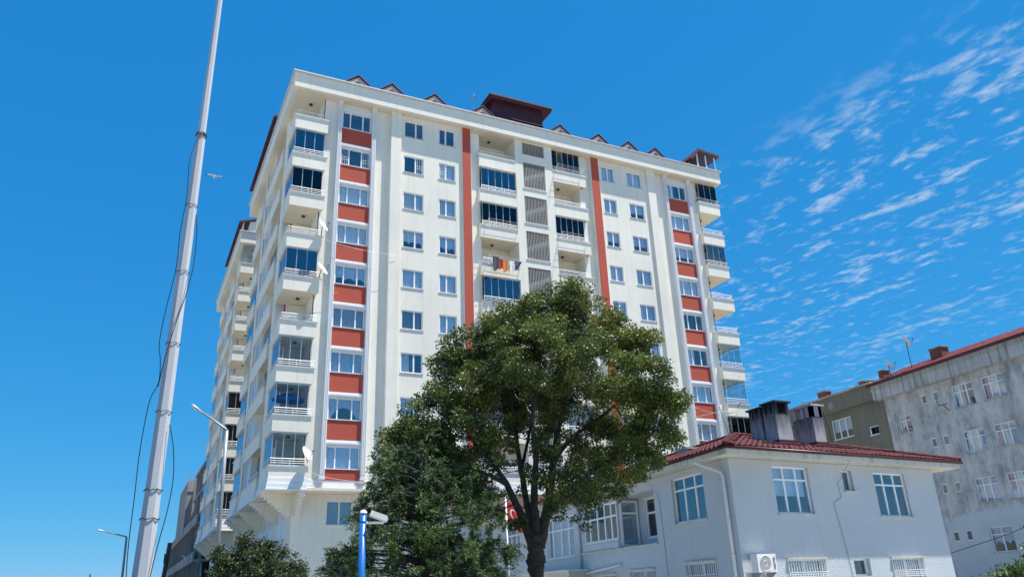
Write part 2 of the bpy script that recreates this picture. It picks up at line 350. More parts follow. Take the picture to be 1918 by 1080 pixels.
# ---------------------------------------------------------------- apartment blocks
FA = frame((0, 0, 0), 90)             # world axes: s = x, d = y
E_, B_Y, A_Y = 46.85, 47.05, 47.27
SOF = 33.5
def apartment(y0, full, label, attic):
    """y0 = shift of the block along the street; full = front facade in detail"""
    root = thing('apartment_building', label, 'building', T(25, y0+57, GZ), 'cream and red apartment blocks')
    F = T(0, y0, 0)
    FL = Matrix.Translation((0, y0, 0))
    mx = lambda x: 51.3-x
    # --- core and solid walls
    w = MB()
    w.box(9.3, 42.0, 48.9, 66.5, 6.4, SOF+.3)                      # added core box, blocks light; dark grey stands in for dim rooms
    obj('dark_core', w.mesh('dark_core', 'room'), root, F)
    w = MB()
        # A strips (solid) with red column opening
    for side in ((0, 1) if full else (0,)):
        X = (lambda x: x) if side == 0 else mx
        hs = []
        for k in range(9):
            a, b = sorted((X(10.42), X(12.52))); hs.append((a, b, 31.42-3*k, 32.80-3*k))
        a, b = sorted((X(9.1), X(13.95)))
        w.holes(a, b, 6.3, SOF, hs, A_Y, .16)
        w.box(X(9.1), X(9.16), A_Y, 49.6, 6.3, SOF)                # return of the corner
        w.box(X(13.95), X(14.72), E_, 47.6, 6.75, SOF)             # big pilaster
        w.box(X(20.25), X(21.1), A_Y, 48.9, 6.3, SOF)              # recessed strip by the slot
    if full:
        WL = [(14.98, 16.5, 31.75, 33.12), (17.7, 19.0, 31.72, 33.10)]
        WR = [(32.08, 33.33, 31.66, 33.0), (34.6, 36.08, 31.66, 33.02)]
        for (x0, x1, ws) in ((14.72, 19.52, WL), (31.72, 36.58, WR)):
            hs = [(a, b, c-3*k, d-3*k) for k in range(9) for (a, b, c, d) in ws]
            w.holes(x0, x1, 6.3, SOF, hs, B_Y, .14)
        # stair wall with louver holes
        LV = [(32.3, 33.42)]+[(29.36-3.03*(k-1), 31.62-3*(k-1)) for k in range(1, 9)]
        w.holes(24.0, 27.3, 6.3, SOF, [(24.65, 26.6, c, d) for c, d in LV], E_, .18)
        w.box(24.0, 24.12, E_+.002, 48.9, 6.3, SOF); w.box(27.18, 27.3, E_+.002, 48.9, 6.3, SOF)
        w.box(29.95, 30.2, A_Y, 48.9, 6.3, SOF)
    else:
        w.box(13.95, 42.2, A_Y, 47.4, 6.3, SOF)
    obj('wall', w.mesh('wall', 'cream'), root, F)
    # --- storey ground floor
    g = MB()
    gh = [(10.92, 12.5, 4.3, 5.73), (11.05, 13.2, GZ, 2.71)] if full else []
    g.holes(8.85, 42.4, GZ, 6.12, gh, 48.5, .2); g.box(8.85, 8.95, 48.52, 67, GZ, 6.12); g.box(8.95, 42.4, 66.8, 67, GZ, 6.12); g.box(42.3, 42.4, 48.52, 66.8, GZ, 6.12)
    obj('ground_storey_wall', g.mesh('ground_storey_wall', 'ground'), root, F)
    b = MB().box(9.05, 42.2, 49.1, 66.6, GZ, 6.0); obj('dark_core', b.mesh('dark_core', 'room'), root, F)  # added ground-floor core, its dimness put into the grey
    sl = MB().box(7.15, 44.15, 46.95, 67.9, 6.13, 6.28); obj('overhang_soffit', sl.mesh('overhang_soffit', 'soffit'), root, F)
    if full:
        wo_ = window(root, FA @ F, 10.92, 4.3, 1.58, 1.43, (.5,), dep=.08, curt='grey', sill=.06)
        nb = MB().box(0, .48, 0, .01, 0, .72); nb.cur = 1
        for r in range(5): nb.box(.05, .43, -.006, 0, .08+r*.13, .13+r*.13)
        obj('paper_notice', nb.mesh('paper_notice', ['paper', 'print_']), wo_, FA @ F @ T(11.12, 48.5+.06, 4.55)) if False else None
        for o in [wo_]: shift_y(o, 48.5)
        n_ = MB().box(0, .48, 0, .008, 0, .72); n_.cur = 1
        for r in range(4): n_.box(.04, .44, -.004, 0, .10+r*.15, .13+r*.15)
        for c in range(4): n_.box(.08+c*.09, .11+c*.09, -.006, -.001, .18, .6)
        obj('paper_notice', n_.mesh('paper_notice', ['paper', 'print_']), wo_, F @ T(11.2, 48.57, 4.62))
        obj('door', MB().box(11.05, 13.2, 48.62, 48.68, GZ+.02, 2.70).mesh('door', 'door'), root, F)
    # --- stepped corbel brackets under the overhang
    def corbel(x, y, alongx):
        c = MB(); n = 8
        for i in range(n):
            L = 1.65*(1-i/n)+.12; z1 = 6.12-i*.17
            if alongx: c.box(x, x-L, y-.17+.002*i, y+.17-.002*i, z1-.17, z1-.0)
            else: c.box(x-.17+.002*i, x+.17-.002*i, y, y-L, z1-.17, z1)
        return obj('corbel_bracket', c.mesh('corbel_bracket', 'ground'), root, F)
    corbel(9.1, 48.5, False)
    for yy in (49.0, 53.5, 59.0, 63.5, 66.5): corbel(8.85, yy, True)
    # --- base moulding band following the profile
    bd = MB()
    prof = [((7.1, 9.3), E_), ((9.3, 13.95), A_Y), ((13.95, 14.72), E_), ((14.72, 19.54), B_Y), ((19.54, 20.21), E_), ((20.21, 20.9), A_Y), ((20.9, 30.4), E_), ((30.4, 31.0), A_Y), ((31.0, 31.7), E_), ((31.7, 36.6), B_Y), ((36.6, 37.35), E_), ((37.35, 42.0), A_Y), ((42.0, 44.2), E_)]
    for (a, b_), y in prof:
        for k, (z0, z1, o) in enumerate(((6.10, 6.17, .2), (6.17, 6.46, .14), (6.46, 6.78, .06))):
            bd.box(a-o*.7 if a == 7.1 else a-.0, b_, y-o, y+.3, z0, z1)
    for (y0_, y1_, X) in ((46.95, 50.0, 7.1), (50.0, 52.3, 7.55), (52.3, 59.5, 7.2), (59.5, 61.4, 7.55), (61.4, 65.2, 7.15), (65.2, 67.9, 7.6)):
        for z0, z1, o in ((6.103, 6.167, .2), (6.173, 6.457, .14), (6.463, 6.777, .06)): bd.box(X-o, X+.3, y0_+.002, y1_-.002, z0, z1)
    obj('base_moulding', bd.mesh('base_moulding', 'trim'), root, F)
    # --- cornice
    cn = MB()
    cn.box(6.8, 44.35, 46.4, 46.7, SOF, 34.6); cn.box(6.8, 7.1, 46.7, 67.9, SOF, 34.6); cn.box(44.05, 44.35, 46.7, 67.9, SOF, 34.6); cn.box(7.1, 44.05, 67.6, 67.9, SOF, 34.6)
    obj('cornice', cn.mesh('cornice', 'cream'), root, F)
    gt = MB(); gt.box(6.70, 44.45, 46.29, 46.75, 34.6, 34.66); gt.box(6.70, 7.15, 46.752, 68, 34.6, 34.66); gt.box(44.0, 44.45, 46.752, 68, 34.6, 34.66)
    gt.box(6.64, 44.51, 46.23, 46.33, 34.662, 34.74); gt.box(6.64, 6.74, 46.332, 68, 34.662, 34.74)
    obj('gutter', gt.mesh('gutter', 'gutter'), root, F)
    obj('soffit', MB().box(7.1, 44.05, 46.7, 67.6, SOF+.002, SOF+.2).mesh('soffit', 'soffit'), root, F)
    # --- roof
    rf = MB(); e = 34.7
    rf.face((7.0, 46.6, e), (44.2, 46.6, e), (37, 57, 38.4), (14, 57, 38.4)); rf.face((7, 67.7, e), (7, 46.6, e), (14, 57, 38.4)); rf.face((44.2, 46.6, e), (44.2, 67.7, e), (37, 57, 38.4)); rf.face((44.2, 67.7, e), (7, 67.7, e), (14, 57, 38.4), (37, 57, 38.4))
    obj('roof', rf.mesh('roof', 'winetrim'), root, F)
    # --- red strips
    if full:
        for (a, b_) in ((19.55, 20.20), (31.0, 31.7)):
            obj('strip_pier', MB().box(a-.03, b_+.04, E_+.03, 47.4, 6.78, SOF).mesh('strip_pier', 'cream'), root, F)
            obj('red_strip', MB().box(a, b_, E_, E_+.028, 6.8, SOF-.004).mesh('red_strip', 'red'), root, F)
    # --- red window columns
    cur_l = [None, None, 'full', 'full', 'scallop', 'grey', 'lace', 'arch', 'full']
    cur_r = ['side', 'full', 'half', 'full', None, 'side', 'full', 'full', 'full']
    gr_l = [(), (0, 2)]+[()]*7
    for side in ((0, 1) if full else (0,)):
        X = (lambda x: x) if side == 0 else mx
        x0, x1 = sorted((X(10.36), X(12.55)))
        for k in range(9):
            z = 31.42-3*k
            window(root, F @ T(0, A_Y, 0), x0+.06, z, x1-x0-.12, 1.38, (.28, .72) if side == 0 else (.27, .68), f=.06, dep=-.02, curt=(cur_l, cur_r)[side][k], sill=None, grid=(gr_l[k] if side == 0 else ()))
            rp = cached('redpanel', lambda: MB().box(0, 2.19, -.08, 0, 0, 1.20).mesh('red_panel', 'red'))
            if k < 8: obj('red_panel', rp, root, F @ T(x0, A_Y, z-1.21))
            else: obj('red_panel', cached('rp2', lambda: MB().box(0, 2.19, -.08, 0, .55, 1.2).mesh('red_panel', 'red')), root, F @ T(x0, A_Y, z-1.21-.0+.0-.0))
            sb = cached('lintel', lambda: MB().box(0, 2.19, -.14, 0, .0, .13).box(0, 2.19, -.20, 0, .13, .23).box(0, 2.19, -.12, 0, .23, .36).mesh('window_head', 'trim'))
            obj('window_head', sb, root, F @ T(x0, A_Y, z+1.39))
            obj('sill', cached('sillr', lambda: MB().box(0, 2.19, -.13, 0, 0, .05).mesh('sill', 'trim')), root, F @ T(x0, A_Y, z-.004))
        for (a, b_) in ((10.06, 10.36), (12.55, 12.85)):
            p = MB(); p0, p1 = sorted((X(a), X(b_))); wd = p1-p0
            p.box(p0, p1, 46.99, A_Y, 6.95, 33.30)
            for i in range(3): p.box(p0+.03+i*wd*.33, p0+.03+i*wd*.33+.055, 46.95, 46.99, 7.1, 33.1)
            p.box(p0-.03, p1+.03, 46.91, A_Y, 33.302, 33.49); p.box(p0-.03, p1+.03, 46.92, A_Y, 6.80, 6.948)
            obj('fluted_pilaster', p.mesh('fluted_pilaster', 'trim'), root, F)
    # --- flat windows of the B walls
    if full:
        ca = [None, None, 'zebra', 'scallop', 'full', 'grey', 'side', 'full', 'full']
        cb = [None, 'full', 'zebra', 'scallop', 'full', 'full', 'side', 'full', 'full']
        c3 = ['full', 'full', 'half', 'full', 'full', 'full', 'full', None, 'full']
        c4 = ['full', 'half', 'half', 'lace', 'lace', 'full', 'full', 'side', 'full']
        for k in range(9):
            for (a, b_, c, d), cu, gr, cc in zip(WL+WR, (ca[k], cb[k], c3[k], c4[k]), ((1,) if k == 1 else (), (0,) if k == 1 else (), (), ()), ((.6,), (.43,), (.5,), (.45,))):
                window(root, F @ T(0, B_Y, 0), a, c-3*k, b_-a, d-c, cc, f=.075, dep=.06, curt=cu, grid=gr, sill=.045, sillmat='sillgrey')
    # --- balconies: slabs, parapets, railings, glazing
    def parapet(name, boxes, cope, k, lab=None):
        z1 = 31.46-3*k; z0 = 30.48-3*k
        p = MB()
        for (a, b_, c, d) in boxes: p.box(a, b_, c, d, z0, z1)
        o = obj(name, p.mesh(name, 'cream'), root, F)
        q = MB()
        for (a, b_, c, d) in cope: q.box(a, b_, c, d, z1, z1+.05)
        obj('coping', q.mesh('coping', 'trim'), o, F); return o
    gL = [None, 'blueglass', 'darkglass', None, 'blueglass', None, 'clearglass', 'clearglass', 'clearglass'] if full else ['clearglass', None, None, None, None, 'darkglass', 'darkglass', 'darkglass', 'darkglass']
    gR = ['darkglass', None, 'blueglass', None, None, 'clearglass', 'clearglass', 'darkglass', None]
    for k in range(9):
        z1 = 31.46-3*k; z0 = 30.48-3*k
        for side in ((0, 1) if full else (0,)):
            X = (lambda x: x) if side == 0 else mx
            bx = [(*sorted((X(7.1), X(9.36))), E_, E_+.13), (*sorted((X(7.1), X(7.23))), E_+.13, 49.7)]
            cp = [(*sorted((X(7.03), X(9.44))), E_-.07, E_+.16), (*sorted((X(7.03), X(7.26))), E_+.162, 49.72)]
            if side == 1: bx.append((X(9.36), X(9.23), E_+.13, A_Y)); cp.append((X(9.44), X(9.2), E_+.162, A_Y))
            parapet('balcony_parapet', bx, cp, k)
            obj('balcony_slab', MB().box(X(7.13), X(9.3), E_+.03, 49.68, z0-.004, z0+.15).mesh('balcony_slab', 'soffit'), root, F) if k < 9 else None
            xs = sorted((X(7.14), X(9.2)))
            railing(root, F, [(X(7.14), 49.6), (X(7.14), E_+.05), (X(9.38), E_+.05)] if side == 0 else [(X(9.38), E_+.4), (X(9.38), E_+.05), (X(7.14), E_+.05), (X(7.14), 49.6)], z1+.05)
            gk = (gL, gR)[side][k]
            if gk:
                glazing(root, F, xs[0]+.05, xs[1]-.03, E_+.12, z1+.05, z0+3-.02, 3, gk)
                FLs = frame((X(7.22), y0, 0), 180) if side == 0 else frame((X(7.22), y0, 0), 0)
                gs = 'blueglass' if gk != 'clearglass' else 'clearglass'
                if side == 0: glazing(root, FLs, -49.55, -46.99, 0, z1+.05, z0+3-.02, 4, 'blueglass' if full else gk)
                else: glazing(root, FLs, 46.99, 49.55, 0, z1+.05, z0+3-.02, 4, gs)
            xb = sorted((X(7.95), X(9.15)))
            back = MB().holes(xb[0], xb[1], z0+.16, z0+3-.02, [(xb[0]+.25, xb[0]+1.0, z0+.25, z0+2.35)], 49.62, .08); obj('balcony_back_wall', back.mesh('balcony_back_wall', 'cream'), root, F)
            obj('balcony_door', cached('bdoor', lambda: MB().box(0, .75, 0, .05, 0, 2.1).box(.08, .67, -.01, 0, .9, 2.0).mesh('balcony_door', 'pvc')), root, F @ T(xb[0]+.25, 49.64, z0+.25))
            ft = MB().tube([(0, 0, 0), (0, 0, -.10)], [.10, .14], 10)
            obj('ceiling_lamp', cached('clamp', lambda: ft.mesh('ceiling_lamp', 'dark')), root, F @ T(X(8.3), 48.2, z0+3-.005 if k else SOF))
        if full:
            # centre balconies
            for side, (a, b_) in enumerate(((20.9, 24.0), (27.3, 30.35))):
                if side == 0: bx = [(a, b_, E_+.001, E_+.13), (a, a+.13, E_+.13, A_Y)]; cp = [(a-.05, b_-.002, E_-.06, E_+.15)]
                else: bx = [(a, b_, E_+.001, E_+.13), (b_-.13, b_, E_+.13, A_Y)]; cp = [(a+.002, b_+.05, E_-.06, E_+.15)]
                parapet('balcony_parapet', bx, cp, k)
                s0, s1 = (21.1, 24.0) if side == 0 else (27.3, 29.95)
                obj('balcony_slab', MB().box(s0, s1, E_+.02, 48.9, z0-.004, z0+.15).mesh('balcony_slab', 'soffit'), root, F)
                railing(root, F, [(s0-.05 if side == 0 else s0+.05, E_+.07), (s1-.05 if side == 0 else s1+.25, E_+.07)], z1+.05, .36)
                gk = ([None, 'blueglass', 'darkglass', None, 'blueglass', 'darkglass', None, 'clearglass', None], ['darkglass', None, 'darkglass', None, None, 'darkglass', None, 'clearglass', None])[side][k]
                if gk: glazing(root, F, s0+.02, s1-.02, E_+.17, z1+.03, (z0+3 if k else SOF)-.01, 5, gk, openpane=(1,) if side == 1 and k == 0 else None)
                back = MB().holes(s0, s1, z0+.16, z0+3 if k else SOF, [(s0+.7, s0+1.5, z0+.3, z0+2.3), (s0+1.7, s0+2.4, z0+1.1, z0+2.3)], 48.75, .1); obj('balcony_back_wall', back.mesh('balcony_back_wall', 'cream'), root, F)
                window(root, F @ T(0, 48.75, 0), s0+.7, z0+.3, .8, 2.0, (), dep=.05, sill=None, name='balcony_door')
                window(root, F @ T(0, 48.75, 0), s0+1.7, z0+1.1, .7, 1.2, (), dep=.05, sill=None)
                obj('ceiling_lamp', cached('clamp', None), root, F @ T((s0+s1)/2-.3, 47.9, z0+3-.005 if k else SOF))
            c, d = LV[k]
            obj('stairwell_dark_panel', MB().box(24.14, 27.16, 48.8, 48.88, c-.6, d).mesh('stairwell_dark_panel', 'darkvoid'), root, F)  # dark panel added so the louver gaps read as unlit
            lv = MB()
            for i in range(15):
                x = 24.65+1.95*(i+.5)/15; lv.box(x-.022, x+.022, E_+.03, E_+.10, c+.03, d-.03)
            lv.box(24.65, 26.6, E_+.02, E_+.12, c, c+.03).box(24.65, 26.6, E_+.02, E_+.12, d-.03, d)
            obj('stair_louver', lv.mesh('stair_louver', 'slat'), root, F, kind='stuff')
            obj('sill', MB().box(24.58, 26.67, E_-.06, E_+.01, c-.06, c-.003).mesh('sill', 'trim'), root, F)
            if k >= 1:
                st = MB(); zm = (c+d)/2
                for i in range(8): st.box(24.3+i*.33, 24.3+(i+1)*.33, 47.0, 48.2, zm-.6+i*.15, zm-.28+i*.15)  # white flight set close behind the slats to catch skylight
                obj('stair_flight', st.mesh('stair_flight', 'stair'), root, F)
    # --- side facade facing the street (x = 7.1 .. 9)
    S = frame((0, y0, 0), 180)         # s = -y, d = x
    sw = MB()
    sh = []
    for k in range(9):
        z1 = 31.46-3*k
        sh.append((-59.2, -56.5, z1-.1, z1+1.35))
    sw.box(7.9, 9.3, 49.7, 52.35, 6.3, SOF); sw.box(7.3, 7.9, 50.6, 51.9, 6.75, SOF)
    sw.box(8.1, 9.3, 52.35, 61.5, 6.3, SOF); sw.box(7.3, 8.1, 56.15, 56.4, 6.3, SOF); sw.box(7.3, 8.1, 59.3, 59.5, 6.3, SOF)
    sw.box(7.3, 8.1, 59.75, 61.35, 6.75, SOF); sw.box(8.5, 9.3, 61.5, 65.2, 6.3, SOF); sw.box(8.0, 9.3, 65.2, 67.0, 6.3, SOF)
    sw.box(7.35, 8.0, 65.25, 65.55, 6.75, SOF)
    obj('side_wall', sw.mesh('side_wall', 'cream'), root, F)
    for k in range(9):
        z1 = 31.46-3*k; z0 = 30.48-3*k
        parapet('balcony_parapet', [(7.2, 7.33, 52.3, 59.45), (7.33, 8.1, 52.3, 52.42)], [(7.13, 7.36, 52.25, 59.5)], k)
        parapet('balcony_parapet', [(7.15, 7.28, 61.4, 65.15), (7.28, 8.5, 61.4, 61.52), (7.28, 8.5, 65.03, 65.15)], [(7.08, 7.31, 61.35, 65.2)], k)
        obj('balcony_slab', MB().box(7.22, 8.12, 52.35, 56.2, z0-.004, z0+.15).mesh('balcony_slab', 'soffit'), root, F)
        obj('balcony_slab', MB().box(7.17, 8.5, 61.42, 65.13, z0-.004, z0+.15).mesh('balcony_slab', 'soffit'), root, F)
        window(root, S @ T(0, 7.32, 0), -59.25, z1+.0, 2.85, z0+3-z1-.02, (.33, .66), dep=.02, curt=(None, 'side', 'full', 'half')[(k*7+int(full)) % 4], sill=.05, gl='glass')
        window(root, S @ T(0, 7.9, 0), -52.2, z1-.05, 1.9, 1.4, (.5,), dep=-.03, curt='full', sill=.06)
        obj('red_panel', cached('rps', lambda: MB().box(-52.25, -50.2, 0, .05, -1.2, 0).mesh('red_panel', 'red')), root, S @ T(0, 7.85, z1-.1))
        if (k*5+int(full)) % 3 != 0:
            glazing(root, S, -56.1, -52.5, 7.5 if k % 2 else 7.75, z1+.05, z0+3-.02, 4, 'blueglass' if k % 2 else 'darkglass')
        else: obj('balcony_door', cached('bdoor', None), root, S @ T(-55.5, 8.03, z0+.25))
        railing(root, S, [(-56.1, 7.27), (-52.35, 7.27)], z1+.05)
        if k in (3, 4, 6, 7, 8): glazing(root, S, -65.1, -61.45, 7.3, z1+.05, z0+3-.02, 4, 'blueglass')
        railing(root, S, [(-65.1, 7.2), (-61.45, 7.2)], z1+.05)
    pp = MB().tube([(7.22, 59.62, 6.9), (7.22, 59.62, 33.4)], .055, 8); obj('drain_pipe', pp.mesh('drain_pipe', 'trim', True), root, F)
    # --- ground storey windows on the street side
    for yy in (50.4, 52.2, 55, 57.2, 60.5, 63.8): window(root, S @ T(0, 8.85, 0), -yy-1.2, 3.7, 1.2, 1.6, (.5,), dep=-.05, sill=.08)
    # --- attic on the street side
    a0, a1 = attic
    at = MB(); at.box(7.6, 16, a0, a1, 34.7, 36.1); at.prism([(7.6, 36.1), (16, 36.1), (16, 38.6)], a0, a1, 1)
    obj('attic_wall', at.mesh('attic_wall', 'cream'), root)
    ar = MB(); ar.prism([(6.55, 35.82), (16.4, 38.85), (16.4, 39.0), (6.55, 35.97)], a0-.25, a1+.25, 1)
    obj('attic_roof', ar.mesh('attic_roof', 'winetrim'), root)
    ba = MB(); n = int((a1-a0)/.5)
    for i in range(n+1): ba.box(6.95, 7.02, a0+(a1-a0)*i/n-.03, a0+(a1-a0)*i/n+.03, 34.7, 35.95)
    ba.box(6.94, 7.03, a0, a1, 35.95, 36.0)
    obj('attic_balustrade', ba.mesh('attic_balustrade', 'rail'), root)
    return root
def shift_y(o, dy):
    for q in [o]: q.matrix_basis = q.matrix_basis @ Matrix.Translation((0, dy, 0))
b1 = apartment(0, True, 'tall cream apartment block with red window columns, its sunlit front behind the big tree', (54.5, 67.2))
b2 = apartment(27.4, False, 'farther cream apartment block seen edge-on, just left behind the nearer one', (74.4, 86.2))
# ---- roof furniture of the near block
for (x, kx) in ((11.89, 0), (14.57, 0), (18.13, 0), (22.34, 0), (29.64, 0), (33.53, 0), (36.69, 0), (39.61, 0)):
    y = 49.0; pk = 37.62
    d = MB(); d.prism([(x-.8, 35.9), (x+.8, 35.9), (x+.8, pk-.72), (x, pk-.12), (x-.8, pk-.72)], y+.07, y+3, 1)
    o = obj('dormer', d.mesh('dormer', 'dormer'), b1)
    r_ = MB(); h = .1
    r_.prism([(x-1.05, pk-.85), (x, pk-.0), (x, pk+.09), (x-1.05, pk-.76)], y, y+3.2, 1); r_.prism([(x, pk), (x+1.05, pk-.85), (x+1.05, pk-.76), (x, pk+.09)], y, y+3.2, 1)
    obj('dormer_roof', r_.mesh('dormer_roof', 'winetrim'), o)
    obj('dormer_vent', MB().prism([(x-.42, pk-.85), (x+.42, pk-.85), (x, pk-.48)], y+.04, y+.1, 1).mesh('dormer_vent', 'dark'), o)
pw = MB(); pw.box(24.75, 29.6, 52.05, 56, 36, 40.75)
po = obj('roof_plant_room', pw.mesh('roof_plant_room', 'wine'), b1)
for i in range(25):
    x = 24.75+i*.2; obj('cladding_rib', cached('rib', lambda: MB().box(0, .03, -.03, 0, 36.2, 40.7).mesh('cladding_rib', 'wine')), po, T(x, 52.048, 0))
obj('plant_room_roof', MB().box(24.3, 30.35, 51.6, 56.4, 40.76, 41.0).box(24.2, 30.45, 51.5, 56.5, 41.0, 41.16).mesh('plant_room_roof', 'winetrim'), po)
obj('plant_room_awning', MB().prism([(51.55, 38.95), (52.05, 39.1), (52.05, 39.16), (51.55, 39.01)], 26.2, 29.5, 0).mesh('plant_room_awning', 'winetrim'), po)
gp = MB(); 
for (x, y) in ((42.35, 46.75), (44.3, 46.75), (42.35, 49.2), (44.3, 49.2), (43.3, 46.75), (42.35, 48)): gp.box(x-.05, x+.05, y-.05, y+.05, 34.72, 36.35)
gp.box(42.3, 44.35, 46.7, 46.8, 34.72, 34.9)
go = obj('glazed_terrace', gp.mesh('glazed_terrace', 'pvc'), b1)
obj('pane', MB().box(42.4, 44.25, 46.74, 46.75, 34.9, 36.33).box(42.345, 42.355, 46.8, 49.1, 34.8, 36.33).mesh('pane', 'clearglass'), go)
rr = MB(); rr.face((41.3, 46.3, 35.75), (42.3, 46.25, 36.95), (44.75, 46.25, 36.6), (44.75, 46.25, 36.38), (42.4, 46.25, 36.68), (41.5, 46.3, 35.65))
rr = MB(); rr.prism([(41.35, 35.62), (42.35, 36.78), (44.75, 36.55), (44.75, 36.36), (42.45, 36.55), (41.6, 35.55)], 46.45, 49.6, 1)
obj('terrace_roof', rr.mesh('terrace_roof', 'winetrim'), go)
an = MB().tube([(21.48, 49, 36), (21.48, 49, 38.3)], .03, 6).tube([(21.48, 49, 38.3), (21.48, 49, 38.75)], .012, 5)
n = 16
for i in range(n):
    a = 2*math.pi*i/n; a2 = 2*math.pi*(i+1)/n; an.tube([(21.48+.2*math.cos(a), 49+.2*math.sin(a), 38.25), (21.48+.2*math.cos(a2), 49+.2*math.sin(a2), 38.25)], .035, 5, False)
thing('lightning_rod', 'thin roof mast with a small ring, left of the wine red plant room', 'mast', me=an.mesh('lightning_rod', 'steel'))
# ---------------------------------------------------------------- white two-storey house with red tiled roof
MT['bluewhite'] = plaster('pale_blue_wall_paint', (.54, .575, .60), .07, .08, .9, 22, dirt=(.55, .55, .53))
MT['eave'] = plaster('eave_plaster', (.62, .61, .54), .10, .45, .3, 25, dirt=(.35, .35, .3))
MT['tile'] = simple('red_roof_tile', (.085, .012, .015), .9, var=.35, scale=5)
MT['gutterred'] = simple('dark_red_gutter', (.055, .010, .012), .4, .1, .25)
MT['mauve'] = plaster('sooted_chimney_plaster', (.44, .42, .45), .14, .5, .7, 25, dirt=(.35, .33, .36))
mt, nt, b_ = newmat('sooty_render'); pos = node(nt, 'ShaderNodeNewGeometry').outputs['Position']; sx = node(nt, 'ShaderNodeSeparateXYZ'); nt.links.new(pos, sx.inputs[0])
ad = node(nt, 'ShaderNodeMath', operation='MULTIPLY_ADD'); nt.links.new(tnoise(nt, pos, 5, 5, (1, 1, .25)), ad.inputs[0]); ad.inputs[1].default_value = 1.3; nt.links.new(sx.outputs[2], ad.inputs[2])
mr = node(nt, 'ShaderNodeMapRange'); nt.links.new(ad.outputs[0], mr.inputs[0]); mr.inputs[1].default_value = 6.1; mr.inputs[2].default_value = 7.2
nt.links.new(ramp(nt, mr.outputs[0], [(0, (.40, .39, .40)), (.4, (.21, .205, .215)), (1, (.018, .018, .02))]), b_.inputs['Base Color']); b_.inputs['Roughness'].default_value = .9
bp = node(nt, 'ShaderNodeBump'); bp.inputs['Strength'].default_value = .6; bp.inputs['Distance'].default_value = .02; nt.links.new(tnoise(nt, pos, 25, 3), bp.inputs['Height']); nt.links.new(bp.outputs[0], b_.inputs['Normal'])
MT['soot'] = mt
CW = (17.893, 20.347)
FR = frame((*CW, 0), 87); FLW = frame((*CW, 0), 185)
def Wp(Fm, s, d, z=0): return Fm @ Vector((s, d, z))
house = thing('white_house', 'pale blue-white two-storey house under a red tiled roof with two broad sooty chimneys', 'house', T(22, 26, GZ))
w = MB()
R_h = [(1.96, 3.72, 2.21, 3.80), (5.47, 6.02, 3.03, 3.78), (7.20, 9.02, 2.17, 3.77), (2.0, 3.80, -.75, .75), (5.24, 6.08, .15, .72), (7.24, 9.05, -.75, .72)]
w.holes(0, 10.80, GZ, 3.98, R_h, 0, .28)
obj('front_wall', w.mesh('front_wall', 'bluewhite'), house, FR)
w = MB()
L_h = [(-3.67, -1.60, 2.18, 3.77), (-3.30, -1.42, -.72, .80), (-7.38, -5.44, -.8, .70), (-10.42, -8.58, -.8, .63), (-21.75, -19.5, 1.86, 3.55), (-15.6, -12.45, 1.56, 3.42), (-8.08, -5.0, 1.62, 3.6), (-11.35, -8.14, 1.98, 3.5)]
w.holes(-24.0, 0, GZ, 3.98, L_h, 0, .22)
# recessed balcony behind the opening s -8.1..-5.0
w.face((-8.1, 1.3, 1.5), (-5.0, 1.3, 1.5), (-5.0, 1.3, 3.98), (-8.1, 1.3, 3.98)) if False else None
w.holes(-8.08, -5.0, 1.5, 3.98, [(-7.43, -6.1, 1.95, 3.53)], 1.0, .1)
w.face((-5.0, .22, 1.5), (-5.0, 1.0, 1.5), (-5.0, 1.0, 3.98), (-5.0, .22, 3.98))
w.face((-8.08, .22, 1.62), (-5.0, .22, 1.62), (-5.0, 1.0, 1.62), (-8.08, 1.0, 1.62)); w.face((-8.08, .22, 3.6), (-8.08, 1.0, 3.6), (-5.0, 1.0, 3.6), (-5.0, .22, 3.6))
w.face((-8.08, .22, 1.5), (-8.08, .22, 3.98), (-8.08, 1.0, 3.98), (-8.08, 1.0, 1.5))
obj('side_wall', w.mesh('side_wall', 'bluewhite'), house, FLW)
w = MB(); w.holes(0, 24, GZ, 3.98, [], 0); obj('rear_wall', w.mesh('rear_wall', 'bluewhite'), house, Matrix.Translation(Wp(FR, 10.8, 0)) @ frame((0, 0, 0), 5))
ib = MB(); ib.prism([(19.4, 21.8), (27.6, 22.2), (29.4, 43.6), (21.3, 43.2)], GZ, 3.9); obj('dark_core', ib.mesh('dark_core', 'room'), house)  # added core box, shade of the rooms in its colour
# windows, six-pane type
W6 = dict(cols=(.34, .68), trans=.72, f=.06, sillmat='eave', fm='pvc')
window(house, FR, 1.96, 2.21, 1.76, 1.59, dep=.10, curt='half', sill=.08, **W6)
window(house, FR, 7.20, 2.17, 1.82, 1.60, dep=.10, curt=None, sill=.08, **W6)
window(house, FR, 5.47, 3.03, .55, .75, (), dep=.14, sill=.12, sillmat='eave')
window(house, FR, 5.24, .15, .84, .57, (), dep=.16, sill=.04, sillmat='eave')
window(house, FLW, -3.67, 2.18, 2.07, 1.59, dep=.10, curt=None, sill=.08, gl='glass', **W6)
window(house, FLW, -21.75, 1.86, 2.25, 1.69, dep=.10, curt='grey', sill=.06, **W6)
window(house, FLW, -15.6, 1.56, 3.15, 1.86, (.18, .5, .77), .68, f=.06, dep=.06, curt='full', sill=.08)
window(house, FLW, -11.35, 1.98, 3.2, 1.52, (.18, .42, .64, .83), .64, f=.07, dep=.02, sill=.05)
obj('glazed_bay_parapet', MB().box(-11.4, -8.12, -.045, -.003, 1.66, 1.92).mesh('glazed_bay_parapet', 'bluewhite'), house, FLW)
window(house, FLW @ T(0, 1.0, 0), -7.43, 1.95, 1.33, 1.58, (), .62, f=.07, dep=.03, sill=.04)
